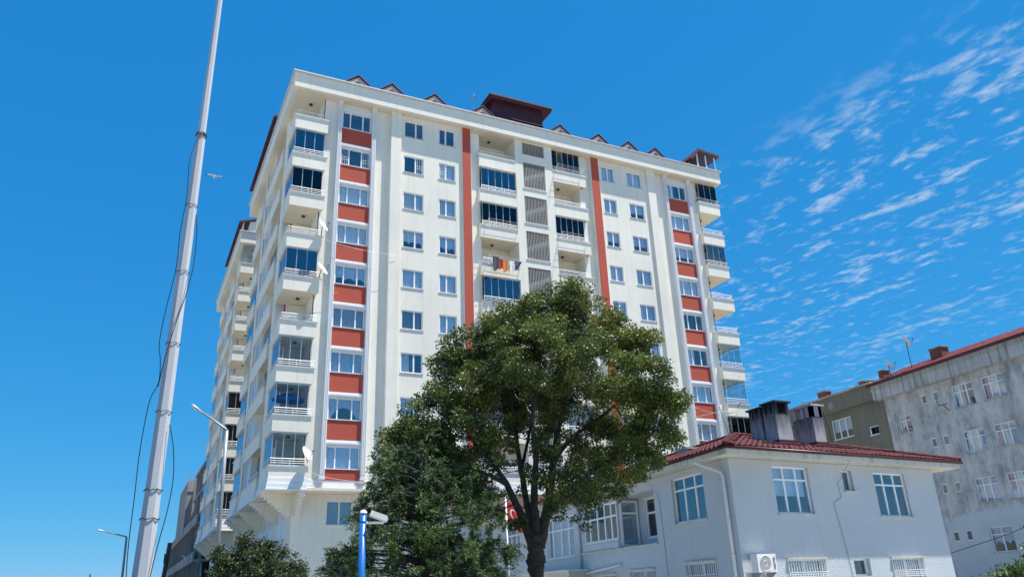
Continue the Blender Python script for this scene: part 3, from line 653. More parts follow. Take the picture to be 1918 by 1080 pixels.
dfm = Matrix.Translation(Wp(FLW, -8.07, .06)) @ frame((0, 0, 0), 95)
window(house, dfm, .04, 1.66, .86, 1.86, (), .72, f=.09, dep=-.08, sill=None, name='balcony_door')
obj('balcony_rail_coping', MB().box(-11.75, -4.98, -.07, .2, 1.56, 1.62).mesh('balcony_rail_coping', 'eave'), house, FLW)
for s0, wd, zt, Fm in ((2.0, 1.8, .75, FR), (7.24, 1.81, .72, FR), (-3.3, 1.88, .80, FLW), (-7.38, 1.94, .70, FLW), (-10.42, 1.84, .63, FLW)):
    window(house, Fm, s0, -.75, wd, zt+.75, (.5,), f=.06, dep=.12, curt='zebra' if Fm is FR else 'grey', sill=.05, sillmat='eave')
    g = MB(); n = int(wd/.12)
    for i in range(n+1): g.box(s0+wd*i/n-.009, s0+wd*i/n+.009, -.055, -.037, -.75, zt)
    for zz_ in (zt-.02, zt-.42, zt-.62, -.7): g.box(s0-.02, s0+wd+.02, -.060, -.038, zz_-.01, zz_+.012)
    for i in range(n):
        cx = s0+wd*(i+.5)/n
        g.tube([(cx+.045*math.cos(a*math.pi/4), -.048, zt-.52+.045*math.sin(a*math.pi/4)) for a in range(9)], .008, 4, False)
    obj('window_grille', g.mesh('window_grille', 'rail'), house, Fm)
    obj('lintel_rail', MB().box(s0-.04, s0+wd+.04, -.10, .0, zt+.0, zt+.045).mesh('lintel_rail', 'eave'), house, Fm)
# eaves, fascia
O = .66
e0 = Wp(FR, -O, -O); e1 = Wp(FR, 10.8+.85, -O); dR = Vector((math.sin(R(87)), math.cos(R(87)), 0)); dL = Vector((math.sin(R(5)), math.cos(R(5)), 0))
e3 = e0+dL*26; e2 = e1+dL*26
sf = MB(); sf.prism([(p.x, p.y) for p in (e0, e1, e2, e3)], 3.99, 4.19); obj('eave_slab', sf.mesh('eave_slab', 'eave'), house)
ap0 = Vector((23.7, 26.2, 6.1)); ap1 = ap0+dL*13
g0, g1, g2, g3 = [p+q for p, q in zip((e0, e1, e2, e3), (-dR*.06-dL*.06, dR*.12-dL*.06, dR*.12+dL*.1, -dR*.1+dL*.1))]
rz = 4.24
rb = MB(); V3 = lambda p, z: (p.x, p.y, z)
rb.face(V3(g0, rz), V3(g1, rz), tuple(ap0)); rb.face(V3(g0, rz), tuple(ap0), tuple(ap1), V3(g3, rz)); rb.face(V3(g1, rz), V3(g2, rz), tuple(ap1), tuple(ap0)); rb.face(V3(g3, rz), tuple(ap1), V3(g2, rz))
roof = obj('roof', rb.mesh('roof', 'gutterred'), house)
gm = MB(); gm.tube([V3(g0, 4.20), V3(g1, 4.20)], .055, 8); gm.tube([V3(g0, 4.20), V3(g3, 4.20)], .055, 8); obj('gutter', gm.mesh('gutter', 'gutterred', True), roof)
def tile_mesh(w_, l_):
    b = MB(); n = 6; P = []
    for i in range(n+1):
        t = i/n; z = .017*math.sin(t*math.pi*2)+.015; P.append((t*w_, z))
    i0 = len(b.v)
    for (x, z) in P: b.v.append((x, 0, z))
    for (x, z) in P: b.v.append((x, l_, z-.015))
    for (x, z) in P: b.v.append((x, 0, z-.03))
    for i in range(n):
        b.f.append((i, i+1, n+1+i+1, n+1+i)); b.f.append((2*n+2+i, 2*n+2+i+1, i+1, i)); b.m += [0, 0]
    return b
def lay_tiles(P0, P1, A, B, limit, tw=.26, tl=.34):
    """eave line P0->P1 (3D), ridge ends A,B; courses of tiles"""
    P0, P1, A, B = map(Vector, (P0, P1, A, B)); ex = (P1-P0).normalized()
    up = (A-P0)-ex*((A-P0).dot(ex)); H = up.length; ey = up.normalized(); ez = ex.cross(ey).normalized()
    if ez.z < 0: ez = -ez
    tm = tile_mesh(tw, tl+.05).mesh('roof_tile', 'tile'); rest = MB(); cnt = 0
    la = (A-P0).dot(ex); lb = (P1-B).dot(ex); L = (P1-P0).length
    for c in range(int(H/tl)):
        h = c*tl; a = la*h/H; b = L-lb*h/H; n = int((b-a)/tw)
        for i in range(n+1):
            x = a+i*tw
            if x > b-.1: break
            lift = rng.uniform(-.004, .008)
            o = P0+ex*x+ey*h+ez*(.035+lift); skew = rng.uniform(-.012, .012)
            Mx = Matrix((( ex.x, ey.x, ez.x, o.x), (ex.y, ey.y, ez.y, o.y), (ex.z, ey.z, ez.z, o.z), (0, 0, 0, 1))) @ Matrix.Rotation(skew, 4, 'Z')
            if cnt < limit: obj('roof_tile', tm, roof, Mx); cnt += 1
            else:
                k = len(rest.v); src = tile_mesh(tw, tl+.05) if not hasattr(lay_tiles, 'src'+str(tw)) else getattr(lay_tiles, 'src'+str(tw)); setattr(lay_tiles, 'src'+str(tw), src)
                rest.v += [tuple(Mx @ Vector(v)) for v in src.v]; rest.f += [tuple(q+k for q in f) for f in src.f]; rest.m += src.m
    return rest
r1 = lay_tiles(V3(g0, rz), V3(g1, rz), ap0, ap0, 290)
r2 = lay_tiles(V3(g3, rz), V3(g0, rz), ap1, ap0, 0)
k = len(r1.v); r1.v += r2.v; r1.f += [tuple(q+k for q in f) for f in r2.f]; r1.m += r2.m
obj('roof_tiles', r1.mesh('roof_tiles', 'tile'), roof, kind='stuff')
hp = MB(); 
for a_, b2_ in ((V3(g0, rz), tuple(ap0)), (V3(g1, rz), tuple(ap0)), (tuple(ap0), tuple(ap1))):
    A_, B_ = Vector(a_), Vector(b2_); n = int((B_-A_).length/.4)
    for i in range(n):
        p, q = A_.lerp(B_, i/n), A_.lerp(B_, (i+1.08)/n); hp.tube([p+Vector((0, 0, .07)), q+Vector((0, 0, .055))], [.105, .085], 8)
obj('ridge_tiles', hp.mesh('ridge_tiles', 'tile', True), roof, kind='stuff')
for a_, b2_ in (((20.18, 21.0, 4.73), (22.3, 21.1, 4.72)), ((22.67, 21.1, 4.74), (24.86, 21.2, 4.74)), ((25.16, 21.2, 4.74), (27.34, 21.3, 4.74))):
    obj('snow_guard', MB().tube([a_, b2_], .035, 6).mesh('snow_guard', 'gutterred'), roof)
# chimneys
def chimney(name, x0, x1, y0, y1, z0, zb, zt, split):
    c = MB(); c.box(x0, x1, y0, y1, z0, zb)
    o = obj(name, c.mesh(name, 'soot'), roof)
    c = MB(); t = .17; ys = [y0+t/2, y1-t/2, (y0+y1)/2]+([ (y0+y1)/2-.12, (y0+y1)/2+.12 ] if split else [])
    for y in ys:
        for x in (x0+t/2, x1-t/2): c.box(x-t/2+.004, x+t/2-.004, y-t/2+.004, y+t/2-.004, zb, zt)
    return o, c
c1, posts = chimney('chimney', 22.6, 23.35, 22.62, 23.3, 4.7, 6.28, 6.70, False)
posts.box(22.55, 23.42, 22.52, 23.38, 6.70, 6.77); obj('chimney_cap', posts.mesh('chimney_cap', 'soot'), roof)
c2, posts = chimney('chimney', 22.6, 23.35, 23.42, 24.1, 4.7, 6.22, 6.62, False)
posts.box(22.55, 23.40, 23.39, 24.2, 6.62, 6.69); obj('chimney_cap', posts.mesh('chimney_cap', 'soot'), roof)
c3, posts = chimney('chimney', 24.55, 25.12, 22.6, 23.65, 4.7, 6.25, 6.68, False)
posts.box(24.554, 25.116, 22.604, 22.95, 6.25, 6.68); posts.box(24.48, 25.2, 22.5, 23.75, 6.68, 6.75); obj('chimney_cap', posts.mesh('chimney_cap', 'mauve'), roof)
for (a, b_, c, d) in ((22.54, 23.41, 22.56, 24.16), (24.49, 25.18, 22.54, 23.71)): obj('chimney_flashing', MB().box(a, b_, c, d, 4.7, 5.22-(.0)).mesh('chimney_flashing', 'tile'), roof)
obj('chimney', MB().box(21.55, 22.35, 27.0, 27.7, 5.0, 5.58).box(21.48, 22.42, 26.93, 27.77, 5.58, 5.66).mesh('chimney', 'mauve'), roof)
# downpipes
dp = MB().tube([Wp(FLW, -1.24, -.55, 4.15), Wp(FLW, -1.2, -.50, 3.98), Wp(FLW, -.35, -.1, 3.55), Wp(FLW, -.30, -.08, 3.40), Wp(FLW, -.30, -.08, GZ)], .055, 8)
for z in (3.0, 2.0, .9, .2): dp.tube([Wp(FLW, -.30, -.08, z), Wp(FLW, -.30, -.08, z+.05)], .07, 8)
obj('downpipe', dp.mesh('downpipe', 'trim', True), house)
dp = MB().tube([Wp(FLW, -11.75, -.08, 3.8), Wp(FLW, -11.75, -.08, .95)], .06, 8); obj('downpipe', dp.mesh('downpipe', 'bluewhite', True), house)
obj('slanting_awning_rail', MB().tube([Wp(FLW, -11.1, -.12, .75), Wp(FLW, -7.95, -.12, .96)], .05, 6).mesh('slanting_awning_rail', 'trim'), house)
an_ = MB().box(-16.5, -11.1, -1.0, -.004, GZ, .86); obj('entrance_annex', an_.mesh('entrance_annex', 'eave'), house, FLW)
obj('annex_roof', MB().box(-16.6, -11.0, -1.1, .0-.003, .86, .93).mesh('annex_roof', 'soffit'), house, FLW)
cb = MB()
for Fm, pts in ((FR, [(5.2, -.66, 4.0), (5.15, -.03, 3.3), (5.2, -.02, 2.8), (4.75, -.02, 2.6), (4.9, -.02, 1.6), (5.0, -.02, .9), (5.1, -.02, -.5)]), (FLW, [(-5.3, -.6, 3.98), (-4.9, -.1, 3.75), (-4.6, -.02, 3.2), (-4.55, -.02, 2.4), (-4.5, -.02, .4)])):
    cb.tube([Wp(Fm, *p) for p in pts], .009, 5)
obj('surface_cable', cb.mesh('surface_cable', 'steel'), house)
# AC unit with its brand lettering
def text_mesh(txt, size, ext=.004):
    cu = bpy.data.curves.new('lettering', 'FONT'); cu.body = txt; cu.size = size; cu.extrude = ext; cu.align_x = 'CENTER'; cu.align_y = 'CENTER'; cu.resolution_u = 3
    o = bpy.data.objects.new('lettering_tmp', cu); col.objects.link(o)
    dg = bpy.context.evaluated_depsgraph_get(); me = bpy.data.meshes.new_from_object(o.evaluated_get(dg)); bpy.data.objects.remove(o); return me
def ac_unit(label, Mx, w_=.82, h=.55, dd=.3, letter=None, bracket=True):
    t = thing('air_conditioner', label, 'air conditioner', Mx)
    b = MB().box(0, w_, 0, dd, 0, h); cas = obj('casing', b.mesh('casing', 'ac'), t, Mx)
    f = MB(); cx, cz, r = w_*.40, h*.5, h*.42
    f.tube([(cx, -.005, cz), (cx, .003, cz)], r, 20); obj('fan_opening', f.mesh('fan_opening', 'dark'), t, Mx)
    g = MB()
    for k in range(-6, 7):
        z = cz+k*r/6.6; hw = math.sqrt(max(0, r*r-(z-cz)**2)); g.box(cx-hw, cx+hw, -.018, -.008, z-.008, z+.008)
    for rr_ in (r, r*.35): g.tube([(cx+rr_*math.cos(a*math.pi/10), -.014, cz+rr_*math.sin(a*math.pi/10)) for a in range(21)], .009, 4, False)
    obj('fan_grille', g.mesh('fan_grille', 'ac'), t, Mx)
    if letter:
        me = text_mesh(letter, .125); me.materials.clear(); me.materials.append(MT['dark'])
        obj('lettering', me, t, Mx @ T(w_*.88, -.004, h*.5) @ Matrix.Rotation(R(90), 4, 'X') @ Matrix.Rotation(R(90), 4, 'Z'))
    if bracket:
        q = MB()
        for x in (.1, w_-.1): q.box(x-.015, x+.015, -.02, dd+.1, -.04, -.005); q.prism([(-.0, -.04), (dd+.1, -.04), (dd+.1, -.3), (dd+.07, -.3)], x-.015, x+.015, 0)
        obj('bracket', q.mesh('bracket', 'steel'), t, Mx)
    return t
ac_unit('white air conditioner with vertical lettering on the house wall near the grey downpipe', FR @ T(.25, -.42, .36), letter='VESTEL')
# ---------------------------------------------------------------- old grey block on the right
mt, nt, b_ = newmat('weathered_grey_render'); L = nt.links
tcn = node(nt, 'ShaderNodeTexCoord'); so = tcn.outputs['Object']; sx = node(nt, 'ShaderNodeSeparateXYZ'); L.new(so, sx.inputs[0])
n1 = tnoise(nt, so, .9, 6, (1, 1, .6), .65); n2 = tnoise(nt, so, 1.3, 7, (2, 2, .28), .7); n3 = tnoise(nt, so, 9, 4)
cA = ramp(nt, n1, [(.34, (.27, .28, .285)), (.46, (.48, .49, .49)), (.60, (.64, .645, .63))])
mA = node(nt, 'ShaderNodeMixRGB', blend_type='MULTIPLY'); mA.inputs[0].default_value = 1; L.new(cA, mA.inputs[1]); L.new(ramp(nt, n2, [(.34, (.66, .66, .66)), (.50, (1, 1, 1))]), mA.inputs[2])
def mth(nt, op, a, b=None, clamp=False):
    n = node(nt, 'ShaderNodeMath', operation=op, use_clamp=clamp)
    for i, x in enumerate((a, b)):
        if x is None: continue
        if isinstance(x, (int, float)): n.inputs[i].default_value = x
        else: nt.links.new(x, n.inputs[i])
    return n.outputs[0]
jag = mth(nt, 'MULTIPLY', mth(nt, 'SUBTRACT', tnoise(nt, so, 1.9, 5, (1, 1, .15), .7), .5), 1.7)
edge_ = mth(nt, 'ADD', mth(nt, 'MULTIPLY', sx.outputs[0], .09), 3.8)
pm_ = mth(nt, 'GREATER_THAN', mth(nt, 'ADD', edge_, jag), sx.outputs[2])
side_ = mth(nt, 'GREATER_THAN', mth(nt, 'ADD', sx.outputs[0], mth(nt, 'MULTIPLY', jag, .25)), -2.9)
paintm = mth(nt, 'MULTIPLY', pm_, side_)
mB = node(nt, 'ShaderNodeMixRGB'); L.new(paintm, mB.inputs[0]); L.new(mA.outputs[0], mB.inputs[1]); L.new(ramp(nt, n1, [(.3, (.50, .58, .63)), (.6, (.58, .65, .70))]), mB.inputs[2])
mC = node(nt, 'ShaderNodeMixRGB', blend_type='MULTIPLY'); mC.inputs[0].default_value = 1; L.new(mB.outputs[0], mC.inputs[1]); L.new(ramp(nt, n3, [(.3, (.85,)*3), (.7, (1, 1, 1))]), mC.inputs[2])
L.new(mC.outputs[0], b_.inputs['Base Color']); b_.inputs['Roughness'].default_value = .93
bp = node(nt, 'ShaderNodeBump'); bp.inputs['Strength'].default_value = .6; bp.inputs['Distance'].default_value = .04; L.new(tnoise(nt, so, 12, 5), bp.inputs['Height']); L.new(bp.outputs[0], b_.inputs['Normal'])
MT['oldgrey'] = mt
MT['fasciagrey'] = plaster('mouldy_fascia', (.48, .49, .48), .25, .75, .5, 14, dirt=(.22, .23, .24))
MT['darkgrey'] = plaster('bare_cement_render', (.19, .19, .145), .22, .35, .6, 16, dirt=(.45, .45, .45))
MT['redsheet'] = simple('red_sheet_roof', (.34, .12, .12), .38, .3, .2, 2)
MT['brick'] = None
mt, nt, b_ = newmat('chimney_brick'); pos = node(nt, 'ShaderNodeTexCoord').outputs['Object']
bt = node(nt, 'ShaderNodeTexBrick'); bt.inputs['Scale'].default_value = 4.2; bt.inputs['Color1'].default_value = (.22, .07, .04, 1); bt.inputs['Color2'].default_value = (.13, .05, .035, 1); bt.inputs['Mortar'].default_value = (.16, .13, .11, 1); bt.inputs['Mortar Size'].default_value = .018
mp = node(nt, 'ShaderNodeMapping'); mp.inputs['Rotation'].default_value = (R(90), 0, R(20)); nt.links.new(pos, mp.inputs[0]); nt.links.new(mp.outputs[0], bt.inputs[0]); nt.links.new(bt.outputs[0], b_.inputs['Base Color']); b_.inputs['Roughness'].default_value = .9
MT['brick'] = mt
FG = frame((48.9, 32.8, 0), 186)
old = thing('old_grey_apartment_building', 'stained grey old apartment block with red sheet roof and white lower paint at right edge', 'building', FG @ T(0, 6, GZ))
WG = []
for r_, (zt, h) in enumerate(((11.87, 1.48), (8.83, 1.43), (5.83, 1.53))):
    for a, b_2 in ((-.02, 1.56), (2.24, 3.82), (5.2, 6.8), (7.6, 9.2)): WG.append((a, b_2, zt-h, zt, 3))
WG += [(.15, 1.72, 1.31, 2.79, 2), (2.35, 3.95, 1.31, 2.79, 2), (5.4, 6.9, 1.31, 2.79, 2), (-4.88, -3.82, 9.63, 10.85, 2)]
SM = []
for zt in (11.88, 8.87, 5.80, 2.76): SM += [(-2.62, -2.13, zt-.63, zt), (-1.62, -1.12, zt-.64, zt)]
gw = MB(); gw.holes(-5.85, 14, GZ, 12.36, [q[:4] for q in WG]+SM, 0, .16); obj('wall', gw.mesh('wall', 'oldgrey'), old, FG)
obj('dark_core', MB().box(-5.8, 14, .8, 11, GZ, 12.3).mesh('dark_core', 'darkvoid'), old, FG)  # added near-black core, stands in for unlit rooms
for i, (a, b_2, c, d, t) in enumerate(WG):
    if t == 3: window(old, FG, a, c, b_2-a, d-c, (.34, .66), .68, f=.055, dep=.07, curt=['side', 'full', None, None, 'full', 'full', 'full', 'full', 'lace', 'full', 'full', 'full'][i % 12], sill=.12, sillmat='fasciagrey')
    else: window(old, FG, a, c, b_2-a, d-c, (.5,), .7, f=.055, dep=.07, curt='scallop' if i > 11 else None, sill=.08, sillmat='fasciagrey')
for i, (a, b_2, c, d) in enumerate(SM): window(old, FG, a, c, b_2-a, d-c, (), f=.06, dep=.04, sill=None)
fa = MB(); fa.box(-6.3, 14, -.55, -.38, 12.36, 13.45); fa.box(-6.3, 14, -.38, .4, 12.36, 12.5); fa.box(-6.36, 14, -.60, -.54, 13.05, 13.12)
obj('fascia', fa.mesh('fascia', 'fasciagrey'), old, FG)
FGx = FG
rf_ = MB(); rf_.prism([(-.75, 13.46), (3.2, 15.02), (3.2, 15.1), (-.75, 13.54)], -6.4, 14, 0); ro = obj('roof', rf_.mesh('roof', 'redsheet'), old, FG)
rg = obj('gutter', MB().box(-6.45, 14, -.85, -.74, 13.38, 13.56).mesh('gutter', 'gutterred'), ro, FG)
for i in range(40):
    s0 = -6.3+i*.5; th = math.atan2(1.56, 3.95)
    obj('sheet_rib', cached('sheetrib', lambda: MB().box(-.02, .02, 0, 4.2, 0, .045).mesh('sheet_rib', 'redsheet')), ro, FG @ T(s0, -.74, 13.545) @ Matrix.Rotation(th, 4, 'X'))
# projecting fascia slab joint / mouldings
# brick chimneys
def brick_chimney(par, s, d, z0, z1, wd=.6, dp_=.6, cap=True):
    b = MB().box(s-wd/2, s+wd/2, d, d+dp_, z0, z1)
    o = obj('brick_chimney', b.mesh('brick_chimney', 'brick'), par, FG)
    if cap: obj('chimney_pot', MB().box(s-wd/2-.06, s+wd/2+.06, d-.06, d+dp_+.06, z1, z1+.08).mesh('chimney_pot', 'rawc'), o, FG)
brick_chimney(ro, -1.7, 1.4, 13.9, 15.15, 1.0, .7)
brick_chimney(ro, 6.35, 1.4, 13.9, 15.6, .9, .8)
# darker adjoining block
dkb = thing('dark_cement_building', 'dark bare-cement building with a tile-edged parapet, between the chimneys and the grey block', 'building', FG @ T(-12, 6, GZ))
dw = MB(); DW = [(-11.6, -9.45, 10.42, 11.95), (-7.83, -6.9, 10.08, 10.72), (-11.6, -9.45, 7.4, 8.9)]
dw.holes(-18.5, -5.87, GZ, 12.5, DW, .04, .16); obj('wall', dw.mesh('wall', 'darkgrey'), dkb, FG)
dn_ = MB().box(-18.5, -5.87, .9, 10, GZ, 12.4); obj('dark_core', dn_.mesh('dark_core', 'darkvoid'), dkb, FG)  # added core, near-black in place of room shade
for i, (a, b_2, c, d) in enumerate(DW):
    window(dkb, FG @ T(0, .04, 0), a, c, b_2-a, d-c, (.36, .68) if i != 1 else (), f=.06, dep=.05, curt='half' if i == 0 else None, sill=.05, sillmat='pvc')
obj('fascia', MB().box(-18.5, -6.32, -.35, .3, 12.5, 13.72).mesh('fascia', 'darkgrey'), dkb, FG)
obj('end_wall', MB().face((-18.5, -.3, GZ), (-18.5, 10, GZ), (-18.5, 10, 13.7), (-18.5, -.3, 13.7)).mesh('end_wall', 'darkgrey'), dkb, FG)
MT['coping'] = simple('pinkish_coping_tile', (.42, .33, .30), .8, var=.25, scale=3)
ctm = MB().box(0, .66, -.5, 1.0, 0, .13).mesh('coping_tile', 'coping')
for i in range(18): obj('coping_tile', ctm, dkb, FG @ T(-18.5+i*.675, 0, 13.73+rng.uniform(-.015, .02)) @ Matrix.Rotation(rng.uniform(-.02, .02), 4, 'Y'))
for s, z1, wd in ((-13.05, 14.72, .95), (-8.6, 14.45, .5), (-7.9, 14.4, .35), (-6.45, 14.75, .5)): brick_chimney(dkb, s, .9, 13.5, z1, wd, .6, wd > .4)
obj('satellite_mark', MB().tube([(-10.9+.0, -.36, 13.05), (-10.9, -.355, 13.05)], .28, 16).mesh('old_dish_stain', 'rawc'), dkb, FG).name = 'round_stain'
# brown-orange house glimpsed far behind
MT['ochre'] = plaster('orange_brown_render', (.42, .16, .09), .1, .1)
bh = thing('orange_brown_house', 'sliver of an orange-brown house wall left of the double sooty chimney', 'house', T(60, 64, GZ))
obj('wall', MB().box(53.0, 62, 60, 70, GZ, 15.0).mesh('wall', 'ochre'), bh); obj('roof', MB().box(52.7, 62.3, 59.7, 70.3, 15.0, 15.3).mesh('roof', 'winetrim'), bh)
# ---------------------------------------------------------------- unfinished concrete building on the far left
uf = thing('unfinished_concrete_building', 'bare grey concrete shell with rebar on its top, far left behind the apartment blocks', 'building', T(14, 125, GZ))
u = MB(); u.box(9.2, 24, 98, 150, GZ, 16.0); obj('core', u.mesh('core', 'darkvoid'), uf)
for i in range(12):
    y = 98+i*4.2
    obj('column', cached('ucol', lambda: MB().box(0, .45, 0, .5, GZ, 16.2).mesh('column', 'rawc')), uf, T(7.85, y, 0))
    if i % 2 == 0: obj('infill_wall', cached('uinf', lambda: MB().box(0, .15, .5, 4.2, GZ, 16.0).mesh('infill_wall', 'rawc')), uf, T(8.3, y, 0))
for z, x, y1 in ((15.9, 7.7, 112), (12.7, 7.7, 112), (8.85, 7.3, 158), (4.75, 7.3, 158), (1.6, 7.3, 158)):
    obj('floor_slab', MB().box(x, 9.2, 97.5, y1, z, z+.3).mesh('floor_slab', 'rawc'), uf)
for z in (8.85, 4.75): obj('balcony_parapet', MB().box(7.3, 7.45, 97.5, 158, z+.3, z+1.05).mesh('balcony_parapet', 'rawc'), uf)
for i in range(14): obj('balcony_fin', cached('ufin', lambda: MB().box(7.5, 9.2, 0, .2, 1.9, 8.84).mesh('balcony_fin', 'rawc')), uf, T(0, 100+i*4.2, 0))
t2 = MB(); t2.box(7.27, 9.6, 118.0, 134, 9.15, 16.4); obj('stair_tower', t2.mesh('stair_tower', 'rawc'), uf)
for z in (12.6, 14.9): obj('string_course', MB().box(7.2, 9.65, 117.9, 118.1, z, z+.15).mesh('string_course', 'rawc'), uf)
rbm = MB().tube([(0, 0, 0), (.03, .02, .9)], .016, 4).mesh('rebar', 'rust')
for i in range(14): obj('rebar', rbm, uf, T(7.4+i*.17, 118.2, 16.4) @ Matrix.Rotation(rng.uniform(-.1, .1), 4, 'Y'))
for i in range(10): obj('rebar', rbm, uf, T(7.4, 119+i*1.6, 16.4) @ Matrix.Rotation(rng.uniform(-.12, .12), 4, 'X'))
for i in range(10): obj('rebar', rbm, uf, T(7.9, 98.2+i*4.2 if i < 4 else 112, 16.2) @ Matrix.Rotation(rng.uniform(-.12, .12), 4, 'X'))
# ---------------------------------------------------------------- utility pole with cables
pole = thing('concrete_utility_pole', 'tall tapering pale concrete pole with loose black cables, nearest thing at left', 'pole', T(.28, 10, GZ))
pm2 = MB(); n = 8; pz = [(GZ, .128), (.33, .110), (1.27, .093), (3.0, .082), (4.0, .076), (6.02, .062), (6.06, .056), (8.4, .043), (11, .035)]
for z, r in pz:
    cx = .243+.005*(z-.33)
    for j in range(n): a = math.pi/8+2*math.pi*j/n; pm2.v.append((cx+r*math.cos(a), 10+r*math.sin(a), z))
for i in range(len(pz)-1):
    for j in range(n): pm2.f.append((i*n+j, i*n+(j+1) % n, (i+1)*n+(j+1) % n, (i+1)*n+j)); pm2.m.append(0)
pm2.f.append(tuple((len(pz)-1)*n+j for j in range(n))); pm2.m.append(0)
obj('shaft', pm2.mesh('shaft', 'concrete'), pole)
def ring(z, r, th, wob=.0, mat='cable'):
    b = MB(); cx = .243+.005*(z-.33)
    b.tube([(cx+r*math.cos(2*math.pi*i/16), 10+r*math.sin(2*math.pi*i/16), z+wob*math.sin(i*2.1)) for i in range(17)], th, 5, False)
    return b
def prad(z):
    for (z0, r0), (z1, r1) in zip(pz, pz[1:]):
        if z0 <= z <= z1: return r0+(r1-r0)*(z-z0)/(z1-z0)
for z in (.95, 1.27, 2.18, 3.03, 3.99, 4.95): obj('strap', ring(z, prad(z)+.006, (.004 if z > 1.5 else .006), .012).mesh('strap', 'cable'), pole)
for z in (6.03, 6.06): obj('cable_coil', ring(z, prad(z)+.008, .008, .012).mesh('cable_coil', 'cable'), pole)
def px_cable(pts, r=.006):
    b = MB(); P = [Vector(p) for p in pts]; Q = []
    for i in range(len(P)-1):
        p0, p1, p2, p3 = P[max(i-1, 0)], P[i], P[i+1], P[min(i+2, len(P)-1)]
        for k in range(6):
            t = k/6; Q.append(.5*((2*p1)+(-p0+p2)*t+(2*p0-5*p1+4*p2-p3)*t*t+(-p0+3*p1-3*p2+p3)*t**3))
    Q.append(P[-1]); b.tube(Q, r, 6, False); return b
y_ = 9.86
obj('cable', px_cable([(.25, 9.93, 6.03), (.20, 9.9, 5.8), (.165, y_, 5.5), (.19, y_, 5.0), (.165, y_, 4.5), (.175, y_, 4.0), (.12, y_, 3.4), (.10, y_, 3.0), (.14, y_, 2.75), (.15, y_, 2.5), (.085, y_, 2.3), (.06, y_, 2.0), (.05, y_, 1.6), (.06, y_, 1.2), (.07, y_, .6), (.12, 9.9, -.1), (.2, 9.9, GZ)]).mesh('cable', 'cable', True), pole)
obj('cable', px_cable([(.15, y_, 2.45), (.19, 9.84, 2.85), (.26, 9.86, 3.3), (.335, 9.9, 3.7), (.375, 9.93, 4.1), (.37, 9.95, 4.5), (.345, 9.96, 4.75), (.33, 9.98, 4.85)]).mesh('cable', 'cable', True), pole)
obj('cable', px_cable([(.33, 9.92, 2.02), (.40, 9.9, 1.75), (.44, 9.9, 1.4), (.42, 9.9, 1.05), (.37, 9.9, .7), (.33, 9.9, .35), (.31, 9.92, -.2)]).mesh('cable', 'cable', True), pole)
# ---------------------------------------------------------------- street lamps
def street_lamp(name, label, base, top, head, r0, r1, hl=.75, mat='steel', group='street lamps along the road'):
    t = thing(name, label, 'street lamp', T(*base), group)
    b = MB().tube([base, (base[0]*.3+top[0]*.7, base[1]*.3+top[1]*.7, base[2]*.3+top[2]*.7), top], [r0, r1*1.15, r1], 12); obj('pole', b.mesh('pole', mat, True), t)
    T_, H_ = Vector(top), Vector(head)
    b = MB().tube([T_, T_.lerp(H_, .06)+Vector((0, 0, .03)), H_], [r1, r1*.75, r1*.6], 8); obj('arm', b.mesh('arm', mat, True), t)
    d = (H_-T_).normalized(); b = MB()
    prof = [(-.05, .03), (.0, .06), (.25, .11), (.5, .13), (.8, .12), (.95, .07), (1.0, .01)]
    sd_ = d.cross(Vector((0, 0, 1))).normalized(); up = sd_.cross(d)
    for u_, r in prof:
        c = H_+d*(u_*hl)
        for j in range(10): a = 2*math.pi*j/10; b.v.append(tuple(c+sd_*math.cos(a)*r*1.25*hl/.75+up*math.sin(a)*r*.6*hl/.75))
    for i in range(len(prof)-1):
        for j in range(10): b.f.append((i*10+j, i*10+(j+1) % 10, (i+1)*10+(j+1) % 10, (i+1)*10+j)); b.m.append(0)
    obj('lamp_head', b.mesh('lamp_head', 'lamp', True), t)
    g = MB(); c = H_+d*hl*.5-up*.065*hl/.75
    g.tube([tuple(c), tuple(c-up*.05)], [.10*hl/.75, .07*hl/.75], 12); obj('lamp_glass', g.mesh('lamp_glass', 'whiteplastic', True), t)
    return t
street_lamp('street_lamp', 'tall grey street lamp whose oval head hangs left of the cream block', (3.56, 34.8, GZ), (3.43, 34.83, 6.96), (2.35, 34.93, 7.72), .12, .07, .55)
street_lamp('street_lamp', 'thin distant street lamp with flat arm, leftmost in the view', (.62, 100, GZ), (.38, 100, 7.58), (-1.9, 99.97, 8.18), .16, .11, .8)
street_lamp('street_lamp', 'small pale street lamp in front of the unfinished concrete building', (7.8, 89.6, GZ), (7.62, 89.68, 4.14), (6.3, 89.8, 4.70), .10, .07, .7)
dkp = thing('dark_flue_post', 'black leaning post with a box, beside the unfinished building', 'post', T(3.25, 70, GZ))
obj('post', MB().tube([(3.0, 69.9, GZ), (3.45, 69.92, 4.85)], .17, 8).mesh('post', 'dark'), dkp); obj('box', MB().box(3.12, 3.36, 69.6, 69.85, 3.3, 4.0).mesh('box', 'dark'), dkp)
thing('distant_pole_stub', 'tiny dark pole tip at the bottom left corner', 'pole', me=MB().tube([(-2.4, 90, GZ), (-2.4, 90, 3.4)], .08, 6).mesh('distant_pole_stub', 'steel'))
